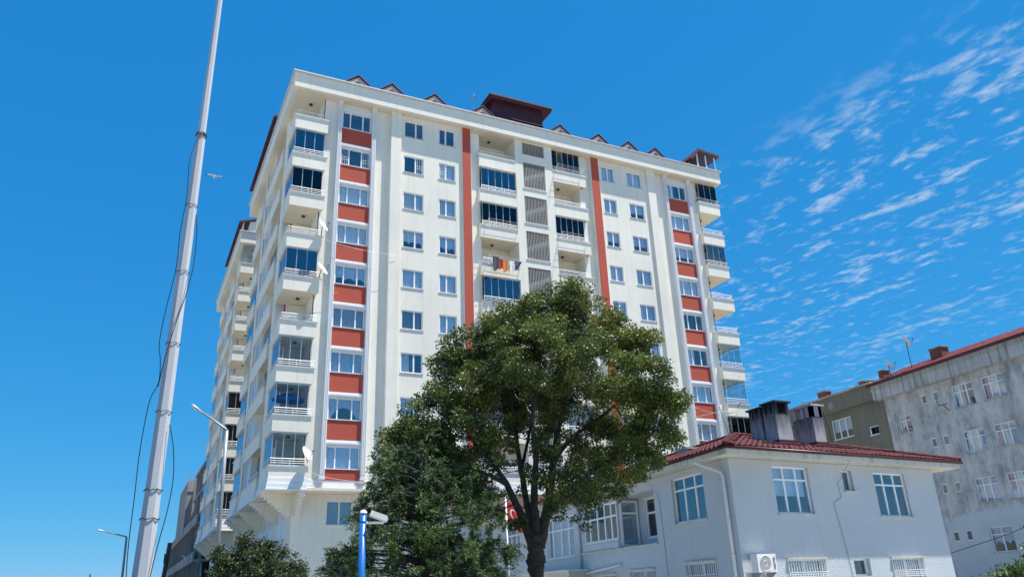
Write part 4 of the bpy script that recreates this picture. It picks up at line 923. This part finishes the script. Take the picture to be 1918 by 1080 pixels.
# blue lamp posts with floodlights
def blue_post(label, x, y, ztop, lamp_dir, hang):
    t = thing('blue_lamp_post', label, 'lamp post', T(x, y, GZ))
    obj('post', MB().tube([(x, y, GZ), (x, y, ztop)], .050, 18).mesh('post', 'bluepaint', True), t)
    obj('collar', MB().tube([(x, y, ztop-.13), (x, y, ztop-.10)], .053, 18).mesh('collar', 'bluepaint', True), t)
    c = MB().tube([(x, y, ztop+k*.015) for k in range(5)], [.056, .055, .048, .034, .002], 16); obj('cap', c.mesh('cap', 'whiteplastic', True), t)
    ld = Vector(lamp_dir).normalized(); a = Vector((x, y, ztop-.13)); b = a+Vector((ld.x, ld.y, 0)).normalized()*.30
    obj('bracket_arm', MB().tube([a, b], .018, 8).tube([b, b+Vector((0, 0, .05))], .02, 6).mesh('bracket_arm', 'rail'), t)
    Mx = Matrix.Translation(a+Vector((ld.x, ld.y, 0)).normalized()*hang[0]+Vector((0, 0, hang[1]))) @ Matrix.Rotation(math.atan2(ld.y, ld.x), 4, 'Z') @ Matrix.Rotation(R(20), 4, 'Y')
    h = MB().prism([(0, 0), (.27, 0), (.27, .04), (.24, .075), (0, .075)], -.09, .09, 1)
    fl = obj('floodlight', h.mesh('floodlight', 'whiteplastic'), t, Mx)
    obj('lens', MB().box(.02, .25, -.075, .075, -.006, -.001).mesh('lens', 'trim'), fl, Mx)
blue_post('blue lamp post with white cap and tilted floodlight, by the spruce', 3.155, 11.58, 1.19, (.9, -.2, 0), (.09, .10))
blue_post('blue lamp post cut off by the right edge, only its white floodlight showing', 11.55, 6.6, .95, (-.9, .35, 0), (.10, .12))
# ---------------------------------------------------------------- flag
fp = thing('flagpole', 'slim white flagpole beside the big tree trunk', 'flagpole', T(11.16, 23.48, GZ))
obj('pole', MB().tube([(11.16, 23.48, GZ), (11.12, 23.49, 2.95)], .028, 10).mesh('pole', 'pvc', True), fp); obj('finial', MB().tube([(11.12, 23.49, 2.95), (11.12, 23.49, 3.02)], [.045, .01], 8).mesh('finial', 'pvc'), fp)
flag = thing('flag', 'red flag with white crescent and star drooping from the pole', 'flag', T(11.12, 23.46, 2.85))
def flagpt(u, v):   # u along fly 0..1, v down 0..1
    x = 11.14+.56*u; y = 23.46-.10*u+.045*math.sin(u*9+v*2); z = 2.82-.60*v-.32*u-.10*u*u+.03*math.sin(u*7); x -= .06*v*u
    return (x, y, z)
b = MB(); nu, nv = 22, 10
for i in range(nu+1):
    for j in range(nv+1): b.v.append(flagpt(i/nu, j/nv))
for i in range(nu):
    for j in range(nv): b.f.append((i*(nv+1)+j, i*(nv+1)+j+1, (i+1)*(nv+1)+j+1, (i+1)*(nv+1)+j)); b.m.append(0)
obj('cloth', b.mesh('cloth', 'flagred', True), flag)
def flagpatch(poly):
    m_ = MB(); 
    P = []
    for (u, v) in poly:
        x, y, z = flagpt(u, v); P.append((x, y-.008, z))
    return P
cr = MB(); K = 16; outer = [(.36+.17*math.cos(a), .5+.27*math.sin(a)) for a in np.linspace(R(40), R(320), K)]; inner = [(.40+.135*math.cos(a), .5+.215*math.sin(a)) for a in np.linspace(R(46), R(314), K)]
PO, PI = flagpatch(outer), flagpatch(inner)
for i in range(K-1): cr.face(PO[i], PO[i+1], PI[i+1], PI[i])
st_ = [(.60+(.075 if i % 2 == 0 else .03)*math.cos(i*math.pi/5+math.pi), .5+(.12 if i % 2 == 0 else .048)*math.sin(i*math.pi/5+math.pi)) for i in range(10)]
PS = flagpatch(st_); cc = flagpatch([(.60, .5)])[0]
for i in range(10): cr.face(cc, PS[i], PS[(i+1) % 10])
obj('crescent_and_star', cr.mesh('crescent_and_star', 'flagwhite'), flag)
# ---------------------------------------------------------------- seagull
gull = thing('seagull', 'white seagull gliding in the blue sky right of the concrete pole', 'bird', T(2.52, 49.94, 27.2))
g = MB(); pts = [(2.52+.02, 49.7, 27.2), (2.52, 49.8, 27.21), (2.52, 49.95, 27.2), (2.52, 50.1, 27.2), (2.52, 50.25, 27.22)]
g.tube(pts, [.02, .06, .08, .05, .02], 8); obj('body', g.mesh('body', 'bird', True), gull)
for sgn in (-1, 1):
    b = MB(); prof = [(0, .0, .14), (.18, .06, .15), (.36, .09, .12), (.5, .05, .08)]
    for (d0, h0, c0), (d1, h1, c1) in zip(prof, prof[1:]):
        for t_ in (0, .012): b.face((2.52+sgn*d0, 49.9-c0/2, 27.22+h0+t_), (2.52+sgn*d1, 49.9-c1/2, 27.22+h1+t_), (2.52+sgn*d1, 49.9+c1, 27.22+h1+t_), (2.52+sgn*d0, 49.9+c0, 27.22+h0+t_))
    w_ = obj('wing', b.mesh('wing', 'bird'), gull)
    obj('wing_tip', MB().prism([(2.52+sgn*.5, 49.87), (2.52+sgn*.64, 49.97), (2.52+sgn*.5, 49.98)], 27.235, 27.26).mesh('wing_tip', 'birddark'), w_)
# ---------------------------------------------------------------- satellite dishes
def dish(label, P, r, az, arm=1, pole=None, tilt=35, mat='dish', rust=False, par=None):
    """P dish centre; az: direction it faces (clockwise from +Y)"""
    t = thing('satellite_dish', label, 'satellite dish', T(*P))
    Mx = T(*P) @ Matrix.Rotation(R(-az), 4, 'Z') @ Matrix.Rotation(R(tilt), 4, 'X')     # local +y faces out
    b = MB(); n = 20; rings = 5
    b.v.append((0, 0, 0))
    for i in range(1, rings+1):
        rr_ = r*i/rings
        for j in range(n): a = 2*math.pi*j/n; b.v.append((rr_*math.cos(a)*.92, .18*r*(i/rings)**2, rr_*math.sin(a)))
    for j in range(n): b.f.append((0, 1+j, 1+(j+1) % n)); b.m.append(1 if rust else 0)
    for i in range(rings-1):
        for j in range(n): b.f.append((1+i*n+j, 1+(i+1)*n+j, 1+(i+1)*n+(j+1) % n, 1+i*n+(j+1) % n)); b.m.append(1 if rust and i < 1 and j > 9 else 0)
    obj('reflector', b.mesh('reflector', [mat, 'rust'], True), t, Mx)
    L_ = MB().tube([(0, .1*r, -r*.95), (0, r*1.0, -r*.25)], .015, 5); obj('feed_arm', L_.mesh('feed_arm', 'dark'), t, Mx)
    obj('receiver', MB().tube([(0, r*.93, -r*.22), (0, r*1.1, -r*.18)], .045, 8).mesh('receiver', 'dark'), t, Mx)
    if pole:
        obj('mast', MB().tube([P, pole], .028, 6).mesh('mast', 'dark'), t)
    return t
dish('white satellite dish at the right end of the third corner balcony from the top', (9.28, 46.45, 23.1), .47, 135, pole=(9.3, 46.9, 22.5), tilt=25)
dish('rust-centred satellite dish beside the blue glass of a left corner balcony', (9.38, 46.45, 20.0), .50, 135, pole=(9.3, 46.9, 19.5), tilt=30, rust=True)
dish('white satellite dish on the lowest left corner balcony', (9.1, 46.4, 8.15), .47, 135, pole=(9.3, 46.9, 7.7), tilt=25)
dish('small satellite dish on a clear-glass balcony at the right corner', (42.9, 46.3, 13.55), .40, 135, pole=(42.9, 46.8, 13.2), tilt=30)
Pg = lambda s, d, z: tuple(FG @ Vector((s, d, z)))
dish('lower of the two roof dishes at the end of the red sheet roof', Pg(-4.9, .2, 14.72), .48, 135, pole=Pg(-5.0, .3, 13.6), tilt=30)
dish('higher roof dish on a long black mast, left of the brick chimney', Pg(-2.9, .2, 15.95), .48, 135, pole=Pg(-3.0, .3, 13.7), tilt=30)
dish('grey dish peeping over the double sooty chimney', tuple(Pg(-17.2, 2.5, 14.7)), .45, 135, pole=Pg(-17.2, 2.6, 13.7), tilt=35)
# wall bracket on the grey block
wb = MB().tube([Pg(-.55, -.02, 10.35), Pg(-.55, -.45, 10.75), ], .03, 5).tube([Pg(-.9, -.45, 10.75), Pg(-.2, -.45, 10.75)], .03, 5).tube([Pg(-.9, -.45, 10.75), Pg(-.95, -.45, 11.2)], .025, 5)
thing('wall_bracket', 'empty black iron bracket on the grey wall left of the top window', 'bracket', me=wb.mesh('wall_bracket', 'dark'))
# AC units in balconies
ac_unit('air conditioner in the open left corner balcony, sixth from the top', T(7.75, 48.6, 16.75), .8, .58, letter=None, bracket=True)
ac_unit('air conditioner in the open balcony right of the stair louvres', T(28.35, 48.2, 28.75), .85, .62)
# parasol behind glass
pa = thing('parasol', 'blue parasol open behind the clear glass of a corner balcony', 'parasol', T(8.1, 48.0, 10.0))
b = MB(); n = 8; rr = [(0, .0), (.5, .12), (.98, .36)]
b.v.append((8.1, 47.9, 12.05))
for q, dz in rr[1:]:
    for j in range(n): a = 2*math.pi*j/n; b.v.append((8.1+q*math.cos(a), 47.9+q*math.sin(a)*.7, 12.05-dz))
for j in range(n): b.f.append((0, 1+j, 1+(j+1) % n)); b.m.append(0); b.f.append((1+j, 1+n+j, 1+n+(j+1) % n, 1+(j+1) % n)); b.m.append(0)
obj('canopy', b.mesh('canopy', 'parasol'), pa)
v = MB()
for j in range(n):
    a, a2 = 2*math.pi*j/n, 2*math.pi*(j+1)/n; p, q = (8.1+.985*math.cos(a), 47.9+.69*math.sin(a)), (8.1+.985*math.cos(a2), 47.9+.69*math.sin(a2)); v.face((*p, 11.69), (*q, 11.69), (*q, 11.52), (*p, 11.52))
obj('valance', v.mesh('valance', 'parasol'), pa); obj('pole', MB().tube([(8.1, 47.9, 9.65), (8.1, 47.9, 12.05)], .025, 6).mesh('pole', 'pvc'), pa)
# drying racks and laundry
def rack(label, s0, s1, z, y=46.72):
    t = MB()
    for x in (s0, s1): t.tube([(x, y+.1, z), (x, y-.55, z-.5)], .018, 5); t.tube([(x, y+.05, z-.02), (x+.0, y-.5, z+.28)], .018, 5)
    for k in range(4): f = .2+.25*k; t.tube([(s0, y-.55*f+.06, z+.3*f), (s1, y-.55*f+.06, z+.3*f)], .008, 4)
    return thing('drying_rack', label, 'drying rack', me=t.mesh('drying_rack', 'rail'))
rack('folding drying rack on the top right-of-centre balcony', 27.5, 29.9, 31.5)
rack('drying rack on the smoked-glass balcony left of the louvres', 21.3, 23.9, 25.5)
rack('drying rack on the blue-black glazed balcony right of the louvres', 27.5, 29.95, 25.5)
rack('drying rack carrying the coloured laundry', 21.25, 24.0, 22.55)
def cloth(label, x, w_, z0, h, mat, y=46.25, lean=.0, cat='garment', group='laundry on the balconies'):
    b = MB(); nx, nz = 6, 8; off = rng.uniform(0, 6)
    for i in range(nx+1):
        for j in range(nz+1):
            u, v_ = i/nx, j/nz; b.v.append((x+w_*(u-.5)*(1-.25*v_*math.sin(off+2))+lean*v_, y+.05*math.sin(u*9+off+v_*2), z0-h*v_*(1-.12*math.cos(u*5+off))))
    for i in range(nx):
        for j in range(nz): q = i*(nz+1)+j; b.f.append((q, q+1, q+nz+2, q+nz+1)); b.m.append(0)
    t = thing('garment', label, cat, T(x, y, z0), group); obj('fabric', b.mesh('fabric', mat, True), t)
cloth('black trousers hung at the left end of the drying rack', 21.75, .42, 22.75, 1.05, 'greycloth')
cloth('dark red shirt between the black trousers and the orange towel', 22.15, .30, 22.6, .75, 'redcloth')
cloth('orange patterned towel in the middle of the laundry', 22.55, .42, 22.6, .95, 'orange')
cloth('white shirt right of the orange towel', 23.05, .36, 22.5, .6, 'whitecloth')
cloth('dark grey trousers blown sideways at the right end of the laundry', 23.6, .55, 22.65, .6, 'greycloth', lean=-.35)
for i, x in enumerate((27.75, 28.4, 28.95)):
    cloth(('navy garment at the left of the right-hand balcony', 'navy garment in the middle of the right-hand balcony', 'black jacket at the right of the right-hand balcony')[i], x, .5, 23.0, .75, ('navy', 'navy', 'greycloth')[i], y=47.4)
# facade wires
wr = MB()
for pts in ([(9.4, 46.75, 22.4), (10.2, 46.75, 22.1), (12.8, 46.7, 21.85), (14.5, 46.75, 21.9)], [(9.4, 46.8, 19.3), (10.0, 47.0, 18.6), (10.6, 46.85, 18.7)], [(9.4, 46.9, 7.6), (10.0, 47.0, 7.0), (12.9, 46.9, 6.6)], [(37.6, 46.8, 13.2), (40.2, 46.8, 12.6), (42.5, 46.8, 13.0)], [(37.0, 46.8, 11.8), (39.2, 46.8, 12.3), (42.0, 46.7, 12.9)]):
    q = px_cable(pts, .007); k = len(wr.v); wr.v += q.v; wr.f += [tuple(i+k for i in f) for f in q.f]; wr.m += q.m
obj('loose_wires', wr.mesh('loose_wires', 'rail'), b1)
ww = px_cable([Pg(7, -3, 3.1), Pg(4, -3, 2.2), Pg(-1, -3, 1.2), Pg(-3.2, -.05, .9)], .02); obj('wire', ww.mesh('wire', 'cable'), old)
"""rooftop aerial masts on the tiled roof"""
for lab, p, q in (('thin black aerial rod in front of the right chimney', (25.0, 22.2, 5.0), (24.75, 22.2, 6.35)), ('thin aerial on the hip of the tiled roof', (21.9, 24.6, 5.6), (21.55, 24.6, 6.9))):
    thing('aerial_rod', lab, 'aerial', me=MB().tube([p, q], .012, 5).mesh('aerial_rod', 'dark'))
# ---------------------------------------------------------------- trees
def leafmat(name, stops, rough=.45, trans=.25):
    mt = bpy.data.materials.new(name); mt.use_nodes = True; nt = mt.node_tree; b = nt.nodes['Principled BSDF']
    at = node(nt, 'ShaderNodeAttribute', attribute_name='tone'); c = ramp(nt, at.outputs['Fac'], stops)
    nt.links.new(c, b.inputs['Base Color']); b.inputs['Roughness'].default_value = rough
    tl = node(nt, 'ShaderNodeBsdfTranslucent'); nt.links.new(c, tl.inputs[0]); mx = node(nt, 'ShaderNodeMixShader'); mx.inputs[0].default_value = trans
    nt.links.new(b.outputs[0], mx.inputs[1]); nt.links.new(tl.outputs[0], mx.inputs[2]); nt.links.new(mx.outputs[0], nt.nodes['Material Output'].inputs[0]); return mt
def leaves(name, C_, D_, L_, Wd, tone, mat, parent, cup=.25):
    """C_ base points, D_ unit directions, L_ lengths -> folded 2-quad... 4 tris leaf"""
    n = len(C_); U = rng.normal(size=(n, 3)); S = np.cross(D_, U); S /= np.linalg.norm(S, axis=1)[:, None]+1e-9; Nn = np.cross(S, D_)
    L_ = L_[:, None]; W_ = Wd[:, None]
    v = np.stack([C_, C_+D_*L_*.45+S*W_+Nn*W_*cup, C_+D_*L_, C_+D_*L_*.45-S*W_+Nn*W_*cup], 1).reshape(-1, 3)
    base = np.arange(n)*4; f = np.stack([base, base+1, base+2, base, base+2, base+3], 1).reshape(-1)
    me = bpy.data.meshes.new(name); me.vertices.add(n*4); me.vertices.foreach_set('co', v.astype(np.float32).ravel())
    me.loops.add(n*6); me.loops.foreach_set('vertex_index', f.astype(np.int32)); me.polygons.add(n*2); me.polygons.foreach_set('loop_start', np.arange(n*2, dtype=np.int32)*3); me.polygons.foreach_set('loop_total', np.full(n*2, 3, np.int32))
    at = me.attributes.new('tone', 'FLOAT', 'POINT'); at.data.foreach_set('value', np.repeat(tone, 4).astype(np.float32))
    me.materials.append(mat); me.update(calc_edges=True); me.validate()
    return obj(name, me, parent, kind='stuff')
def unit(n):
    v = rng.normal(size=(n, 3)); return v/np.linalg.norm(v, axis=1)[:, None]
MT['bark'] = simple('dark_bark', (.055, .045, .038), .95, var=.45, scale=9, bump=1.0)
MT['bark2'] = simple('grey_bark', (.09, .075, .06), .95, var=.4, scale=8, bump=1.0)
LOBES = [(10.71, 18.06, 7.64, 0.7), (9.78, 17.9, 7.07, 0.85), (9.09, 18.71, 7.02, 0.79), (11.48, 18.29, 7.07, 0.93), (11.79, 17.38, 6.73, 0.65), (8.26, 19.31, 6.4, 0.76), (12.47, 17.27, 6.29, 0.62), (9.16, 17.33, 5.62, 1.22), (10.57, 16.74, 5.29, 1.1), (10.96, 19.42, 6.03, 1.39), (9.28, 19.95, 6.03, 1.07), (11.98, 16.51, 5.06, 0.78), (12.15, 17.74, 4.62, 1.12), (7.8, 18.85, 5.17, 0.87), (7.63, 19.57, 5.94, 0.49), (7.14, 19.32, 4.36, 1.0), (6.61, 19.72, 3.55, 0.89), (7.76, 18.43, 3.79, 0.83), (12.5, 16.63, 4.4, 0.55), (12.61, 17.16, 3.64, 0.71), (11.65, 17.23, 3.05, 0.79), (11.89, 18.86, 3.77, 0.93), (10.5, 20.01, 5.01, 0.94), (9.42, 20.32, 4.85, 0.85), (7.55, 19.06, 2.79, 0.78), (10.37, 17.33, 2.56, 0.73), (9.79, 17.21, 1.95, 0.49), (10.98, 17.43, 2.45, 0.6), (6.82, 19.86, 2.61, 0.65), (8.72, 19.98, 3.24, 0.6), (12.69, 16.22, 4.54, 0.23), (12.64, 17.02, 6.47, 0.26), (6.40, 20.0, 3.2, 0.5), (6.6, 19.9, 4.1, 0.42), (6.65, 19.7, 2.5, 0.55), (6.98, 19.21, 3.07, 0.71)]
SPARSE = [(9.19, 18.88, 3.37, 1.16), (9.98, 18.02, 2.71, 1.0), (8.56, 18.96, 2.39, 0.65), (9.73, 18.61, 4.21, 1.16), (10.31, 17.72, 1.87, 0.43), (8.96, 18.55, 1.75, 0.36), (10.93, 17.93, 3.14, 0.87), (10.6, 18.7, 3.98, 0.89)]
LIMBS = [[(9.6, 18.68, -1.62, 0.27), (9.6, 18.68, -0.36, 0.215), (9.63, 18.66, 0.39, 0.185), (9.64, 18.66, 0.75, 0.24), (9.64, 18.66, 1.04, 0.21), (9.65, 18.65, 1.37, 0.22)], [(9.6, 18.7, 1.1, 0.17), (9.32, 18.71, 1.86, 0.12), (8.92, 18.79, 2.72, 0.09), (8.6, 18.83, 3.23, 0.06), (8.08, 18.84, 3.74, 0.035), (7.7, 19.0, 4.32, 0.02)], [(8.92, 18.79, 2.72, 0.07), (8.3, 18.85, 2.99, 0.05), (7.72, 19.1, 3.08, 0.035), (7.11, 19.44, 3.11, 0.02)], [(9.62, 18.67, 1.2, 0.16), (9.54, 18.82, 2.12, 0.1), (9.47, 18.97, 3.11, 0.085), (9.4, 19.11, 4.29, 0.06), (9.32, 19.15, 5.51, 0.035), (9.17, 19.11, 6.59, 0.02)], [(9.67, 18.64, 1.2, 0.16), (9.61, 18.56, 2.36, 0.11), (9.6, 18.34, 3.3, 0.085), (9.48, 18.17, 4.26, 0.06), (9.6, 17.89, 5.51, 0.04), (9.72, 17.82, 6.72, 0.02)], [(9.70, 18.62, 1.1, 0.18), (10.01, 18.57, 2.1, 0.14), (10.21, 18.58, 3.07, 0.12), (10.4, 18.59, 3.95, 0.08), (10.81, 18.47, 5.15, 0.05), (11.15, 18.26, 6.54, 0.025)], [(10.01, 18.58, 1.96, 0.12), (10.36, 18.15, 2.46, 0.09), (10.81, 17.77, 2.86, 0.06), (11.31, 17.46, 3.19, 0.035), (12.03, 17.22, 3.49, 0.02)], [(10.27, 18.54, 3.36, 0.09), (10.93, 18.52, 4.03, 0.06), (11.63, 18.32, 4.48, 0.045), (12.12, 17.76, 5.0, 0.025)], [(10.4, 18.59, 3.8, 0.06), (10.08, 17.97, 4.68, 0.045), (10.19, 17.44, 5.74, 0.03), (10.96, 17.44, 6.9, 0.018)], [(9.47, 18.97, 3.11, 0.06), (10.05, 19.57, 4.11, 0.045), (10.42, 19.83, 5.28, 0.03), (10.74, 19.66, 6.24, 0.02)]]
def limb(b, pts, n=9, wob=.03):
    P = [Vector(p[:3]) for p in pts]; rr = [p[3] for p in pts]; Q, RR = [], []
    for i in range(len(P)-1):
        p0, p1, p2, p3 = P[max(i-1, 0)], P[i], P[i+1], P[min(i+2, len(P)-1)]
        for k in range(5):
            t = k/5; Q.append(.5*((2*p1)+(-p0+p2)*t+(2*p0-5*p1+4*p2-p3)*t*t+(-p0+3*p1-3*p2+p3)*t**3)+Vector(rng.normal(size=3))*wob*rr[i]*2); RR.append((rr[i]+(rr[i+1]-rr[i])*t)*rng.uniform(.94, 1.08))
    Q.append(P[-1]); RR.append(rr[-1]); b.tube(Q, RR, n); return Q
magnolia = thing('broadleaf_tree', 'large dark-leaved evergreen tree with forked trunk standing before the apartment block', 'tree', T(9.6, 18.68, GZ))
tb = MB(); limb(tb, LIMBS[0], 14, .04); obj('trunk', tb.mesh('trunk', 'bark', True), magnolia)
allpts = []
for l in LIMBS[1:]:
    b = MB(); Q = limb(b, [(*p[:3], p[3]*(.88 if p[3] < .15 else .95)) for p in l], 9); allpts += [tuple(q) for q in Q[4:]]
    obj('limb', b.mesh('limb', 'bark', True), magnolia)
LA = np.array(LOBES); AP = np.array(allpts)
# clusters of leaves through the shell of every lobe
cl_c, cl_r, cl_b = [], [], []
for (x, y, z, r) in LOBES:
    n = int(38*r*r)+6
    d = unit(n); d[:, 2] = d[:, 2]*.9+.12; rad = r*rng.uniform(.55, 1.08, n)**.7
    c = np.array([x, y, z])+d*rad[:, None]*np.array([1, 1, .92])
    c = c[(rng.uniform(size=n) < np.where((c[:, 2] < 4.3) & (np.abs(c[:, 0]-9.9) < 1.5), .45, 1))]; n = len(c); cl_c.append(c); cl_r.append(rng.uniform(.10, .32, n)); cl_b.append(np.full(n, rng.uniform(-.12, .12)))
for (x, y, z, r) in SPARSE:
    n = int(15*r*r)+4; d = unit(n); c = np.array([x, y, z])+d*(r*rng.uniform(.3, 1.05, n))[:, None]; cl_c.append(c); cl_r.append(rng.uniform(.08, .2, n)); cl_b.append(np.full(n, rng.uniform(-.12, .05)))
C0 = np.concatenate(cl_c); R0 = np.concatenate(cl_r); B0 = np.concatenate(cl_b)
tw = MB()
sel = rng.permutation(len(C0))[:520]
for i in sel:
    c = C0[i]; q = AP[np.argmin(((AP-c)**2).sum(1))]; mid = (c+q)/2+rng.normal(size=3)*.06+np.array([0, 0, -.05])
    tw.tube([tuple(q), tuple(mid), tuple(c)], [.016, .010, .005], 4, False)
obj('twigs', tw.mesh('twigs', 'bark'), magnolia, kind='stuff')
cnt = (165*(R0/.22)**1.6).astype(int).clip(40, 330); idx = np.repeat(np.arange(len(C0)), cnt); n = len(idx)
d = unit(n); q = C0[idx]+d*(R0[idx]*rng.uniform(.15, 1.15, n)**.6)[:, None]*np.array([1.1, 1.1, .8])
D = d*.6+unit(n)*.75; D[:, 2] += .05; D /= np.linalg.norm(D, axis=1)[:, None]
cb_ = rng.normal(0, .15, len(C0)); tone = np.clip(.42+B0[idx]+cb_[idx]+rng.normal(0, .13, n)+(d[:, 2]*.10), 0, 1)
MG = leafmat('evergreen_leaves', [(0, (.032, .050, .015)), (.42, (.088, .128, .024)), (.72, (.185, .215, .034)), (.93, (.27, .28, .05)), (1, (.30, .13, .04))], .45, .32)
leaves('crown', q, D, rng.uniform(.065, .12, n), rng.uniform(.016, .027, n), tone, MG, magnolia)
# spruce / cedar below it
MS = leafmat('spruce_needles', [(0, (.012, .030, .012)), (.4, (.038, .080, .022)), (.7, (.105, .18, .036)), (1, (.25, .33, .06))], .6, .2)
# small trees
def round_tree(label, name, base, lobes, stops, leafL, leafW, dens, seed, rough=.5):
    g = np.random.default_rng(seed); t = thing(name, label, 'tree', T(base[0], base[1], GZ))
    mid = np.mean(np.array(lobes)[:, :3], 0); b = MB(); limb(b, [(base[0], base[1], GZ, .10), (base[0]+.05, base[1], (GZ+mid[2])/2, .075), (mid[0], mid[1], mid[2], .03)], 8); obj('trunk', b.mesh('trunk', 'bark2', True), t)
    cc, rr_ = [], []
    for (x, y, z, r) in lobes:
        n = int(dens*r*r)+6; d = unit(n); cc.append(np.array([x, y, z])+d*(r*rng.uniform(.5, 1.1, n))[:, None]); rr_.append(rng.uniform(.1, .26, n))
    C_, R_ = np.concatenate(cc), np.concatenate(rr_); b = MB()
    for c in C_[::2]: b.tube([(mid[0], mid[1], mid[2]-.3), tuple((c+mid)/2+np.array([0, 0, -.1])), tuple(c)], [.02, .012, .004], 4, False)
    obj('twigs', b.mesh('twigs', 'bark2'), t, kind='stuff')
    idx = np.repeat(np.arange(len(C_)), 90); n = len(idx); d = unit(n); q = C_[idx]+d*(R_[idx]*rng.uniform(.2, 1.1, n))[:, None]; D = d*.6+unit(n)*.7; D /= np.linalg.norm(D, axis=1)[:, None]
    tone = np.clip(.45+rng.uniform(-.2, .2, len(C_))[idx]+rng.normal(0, .14, n), 0, 1)
    leaves('crown', q, D, rng.uniform(leafL*.7, leafL*1.2, n), rng.uniform(leafW*.8, leafW*1.2, n), tone, leafmat(name+'_leaves', stops, rough, .25), t)
    return t
round_tree('small rounded tree in front of the ground floor, right of the tall lamp', 'small_tree', (4.1, 27.7), [(3.95, 27.7, 1.35, .62), (4.65, 27.5, 1.25, .6), (3.3, 27.8, 1.0, .55), (4.1, 27.4, .7, .9), (3.2, 27.7, .35, .6), (4.95, 27.4, .6, .6), (3.75, 27.7, 1.85, .3), (2.95, 27.8, 1.5, .25), (5.3, 27.3, .9, .3)], [(0, (.03, .045, .018)), (.5, (.06, .085, .03)), (.85, (.13, .15, .05)), (1, (.19, .13, .06))], .10, .022, 75, 11)
round_tree('leafy shrub top in the bottom right corner', 'green_shrub', (13.6, 8.9), [(13.5, 8.8, -.12, .22), (13.75, 8.6, .05, .25), (13.6, 8.9, -.5, .5)], [(0, (.03, .06, .015)), (.5, (.07, .12, .02)), (1, (.14, .2, .04))], .07, .016, 160, 13)
CED = [(6.61, 18.45, 2.82, 0.95), (7.07, 17.85, 2.24, 0.93), (6.11, 18.41, 2.67, 0.74), (5.76, 18.11, 1.88, 0.79), (6.57, 17.61, 1.48, 1.24), (5.18, 18.07, 1.28, 0.65), (7.29, 17.11, 1.2, 0.84), (5.76, 17.47, 0.67, 1.08), (4.68, 18.21, 0.9, 0.42), (5.1, 18.3, 1.96, 0.34), (7.27, 16.79, 0.44, 0.7), (6.4, 16.82, 0.41, 1.12), (5.62, 18.57, 2.81, 0.38), (5.33, 18.44, 2.04, 0.53), (6.29, 18.77, 3.45, 0.52), (4.5, 18.15, 0.56, 0.36), (7.69, 16.82, 0.95, 0.28)]
def bushy_conifer(label, base, lobes):
    t = thing('conifer_tree', label, 'tree', T(base[0], base[1], GZ)); mid = np.array([base[0], base[1], 0])
    b = MB(); limb(b, [(base[0], base[1], GZ, .17), (base[0], base[1], .6, .13), (base[0]+.1, base[1]+.2, 2.6, .05)], 9); obj('trunk', b.mesh('trunk', 'bark2', True), t)
    C_, R_, O_ = [], [], []
    for (x, y, z, r) in lobes:
        n = int(52*r*r)+8; d = unit(n); C_.append(np.array([x, y, z])+d*(r*rng.uniform(.45, 1.12, n))[:, None]); R_.append(rng.uniform(.10, .24, n)); O_.append(d)
    C_, R_, O_ = map(np.concatenate, (C_, R_, O_)); b = MB()
    for c in C_[::2]:
        a_ = np.array([base[0], base[1], max(-1, c[2]-.3)]); b.tube([tuple(a_), tuple((c+a_)/2+np.array([0, 0, .1])), tuple(c)], [.022, .012, .004], 4, False)
    obj('branches', b.mesh('branches', 'bark'), t, kind='stuff')
    # each cluster: a few drooping sprays carrying short flat needles
    P, D, TN = [], [], []
    for c, r, o in zip(C_, R_, O_):
        tone0 = rng.normal(.30, .12)
        for k in range(7):
            sd_ = o*np.array([1, 1, .3])+rng.normal(size=3)*.6; sd_[2] -= .25; sd_ /= np.linalg.norm(sd_); L_ = r*rng.uniform(.9, 1.9); m = 34
            u_ = rng.uniform(0, 1, m); p = c+sd_*(L_*u_)[:, None]+np.array([0, 0, -1.])*(L_*.35*u_**2)[:, None]+rng.normal(size=(m, 3))*.014
            dd = sd_*.6+rng.normal(size=(m, 3))*.6; dd[:, 2] -= .15; dd /= np.linalg.norm(dd, axis=1)[:, None]
            P.append(p); D.append(dd); TN.append(np.clip(tone0+.30*u_**2+rng.normal(0, .07, m), 0, 1))
    P, D, TN = map(np.concatenate, (P, D, TN)); n = len(P)
    leaves('foliage', P, D, rng.uniform(.04, .085, n), rng.uniform(.007, .012, n), TN, MS, t, .15)
bushy_conifer('bushy dark green conifer between the blue lamp post and the forked trunk', (6.3, 17.7), CED)
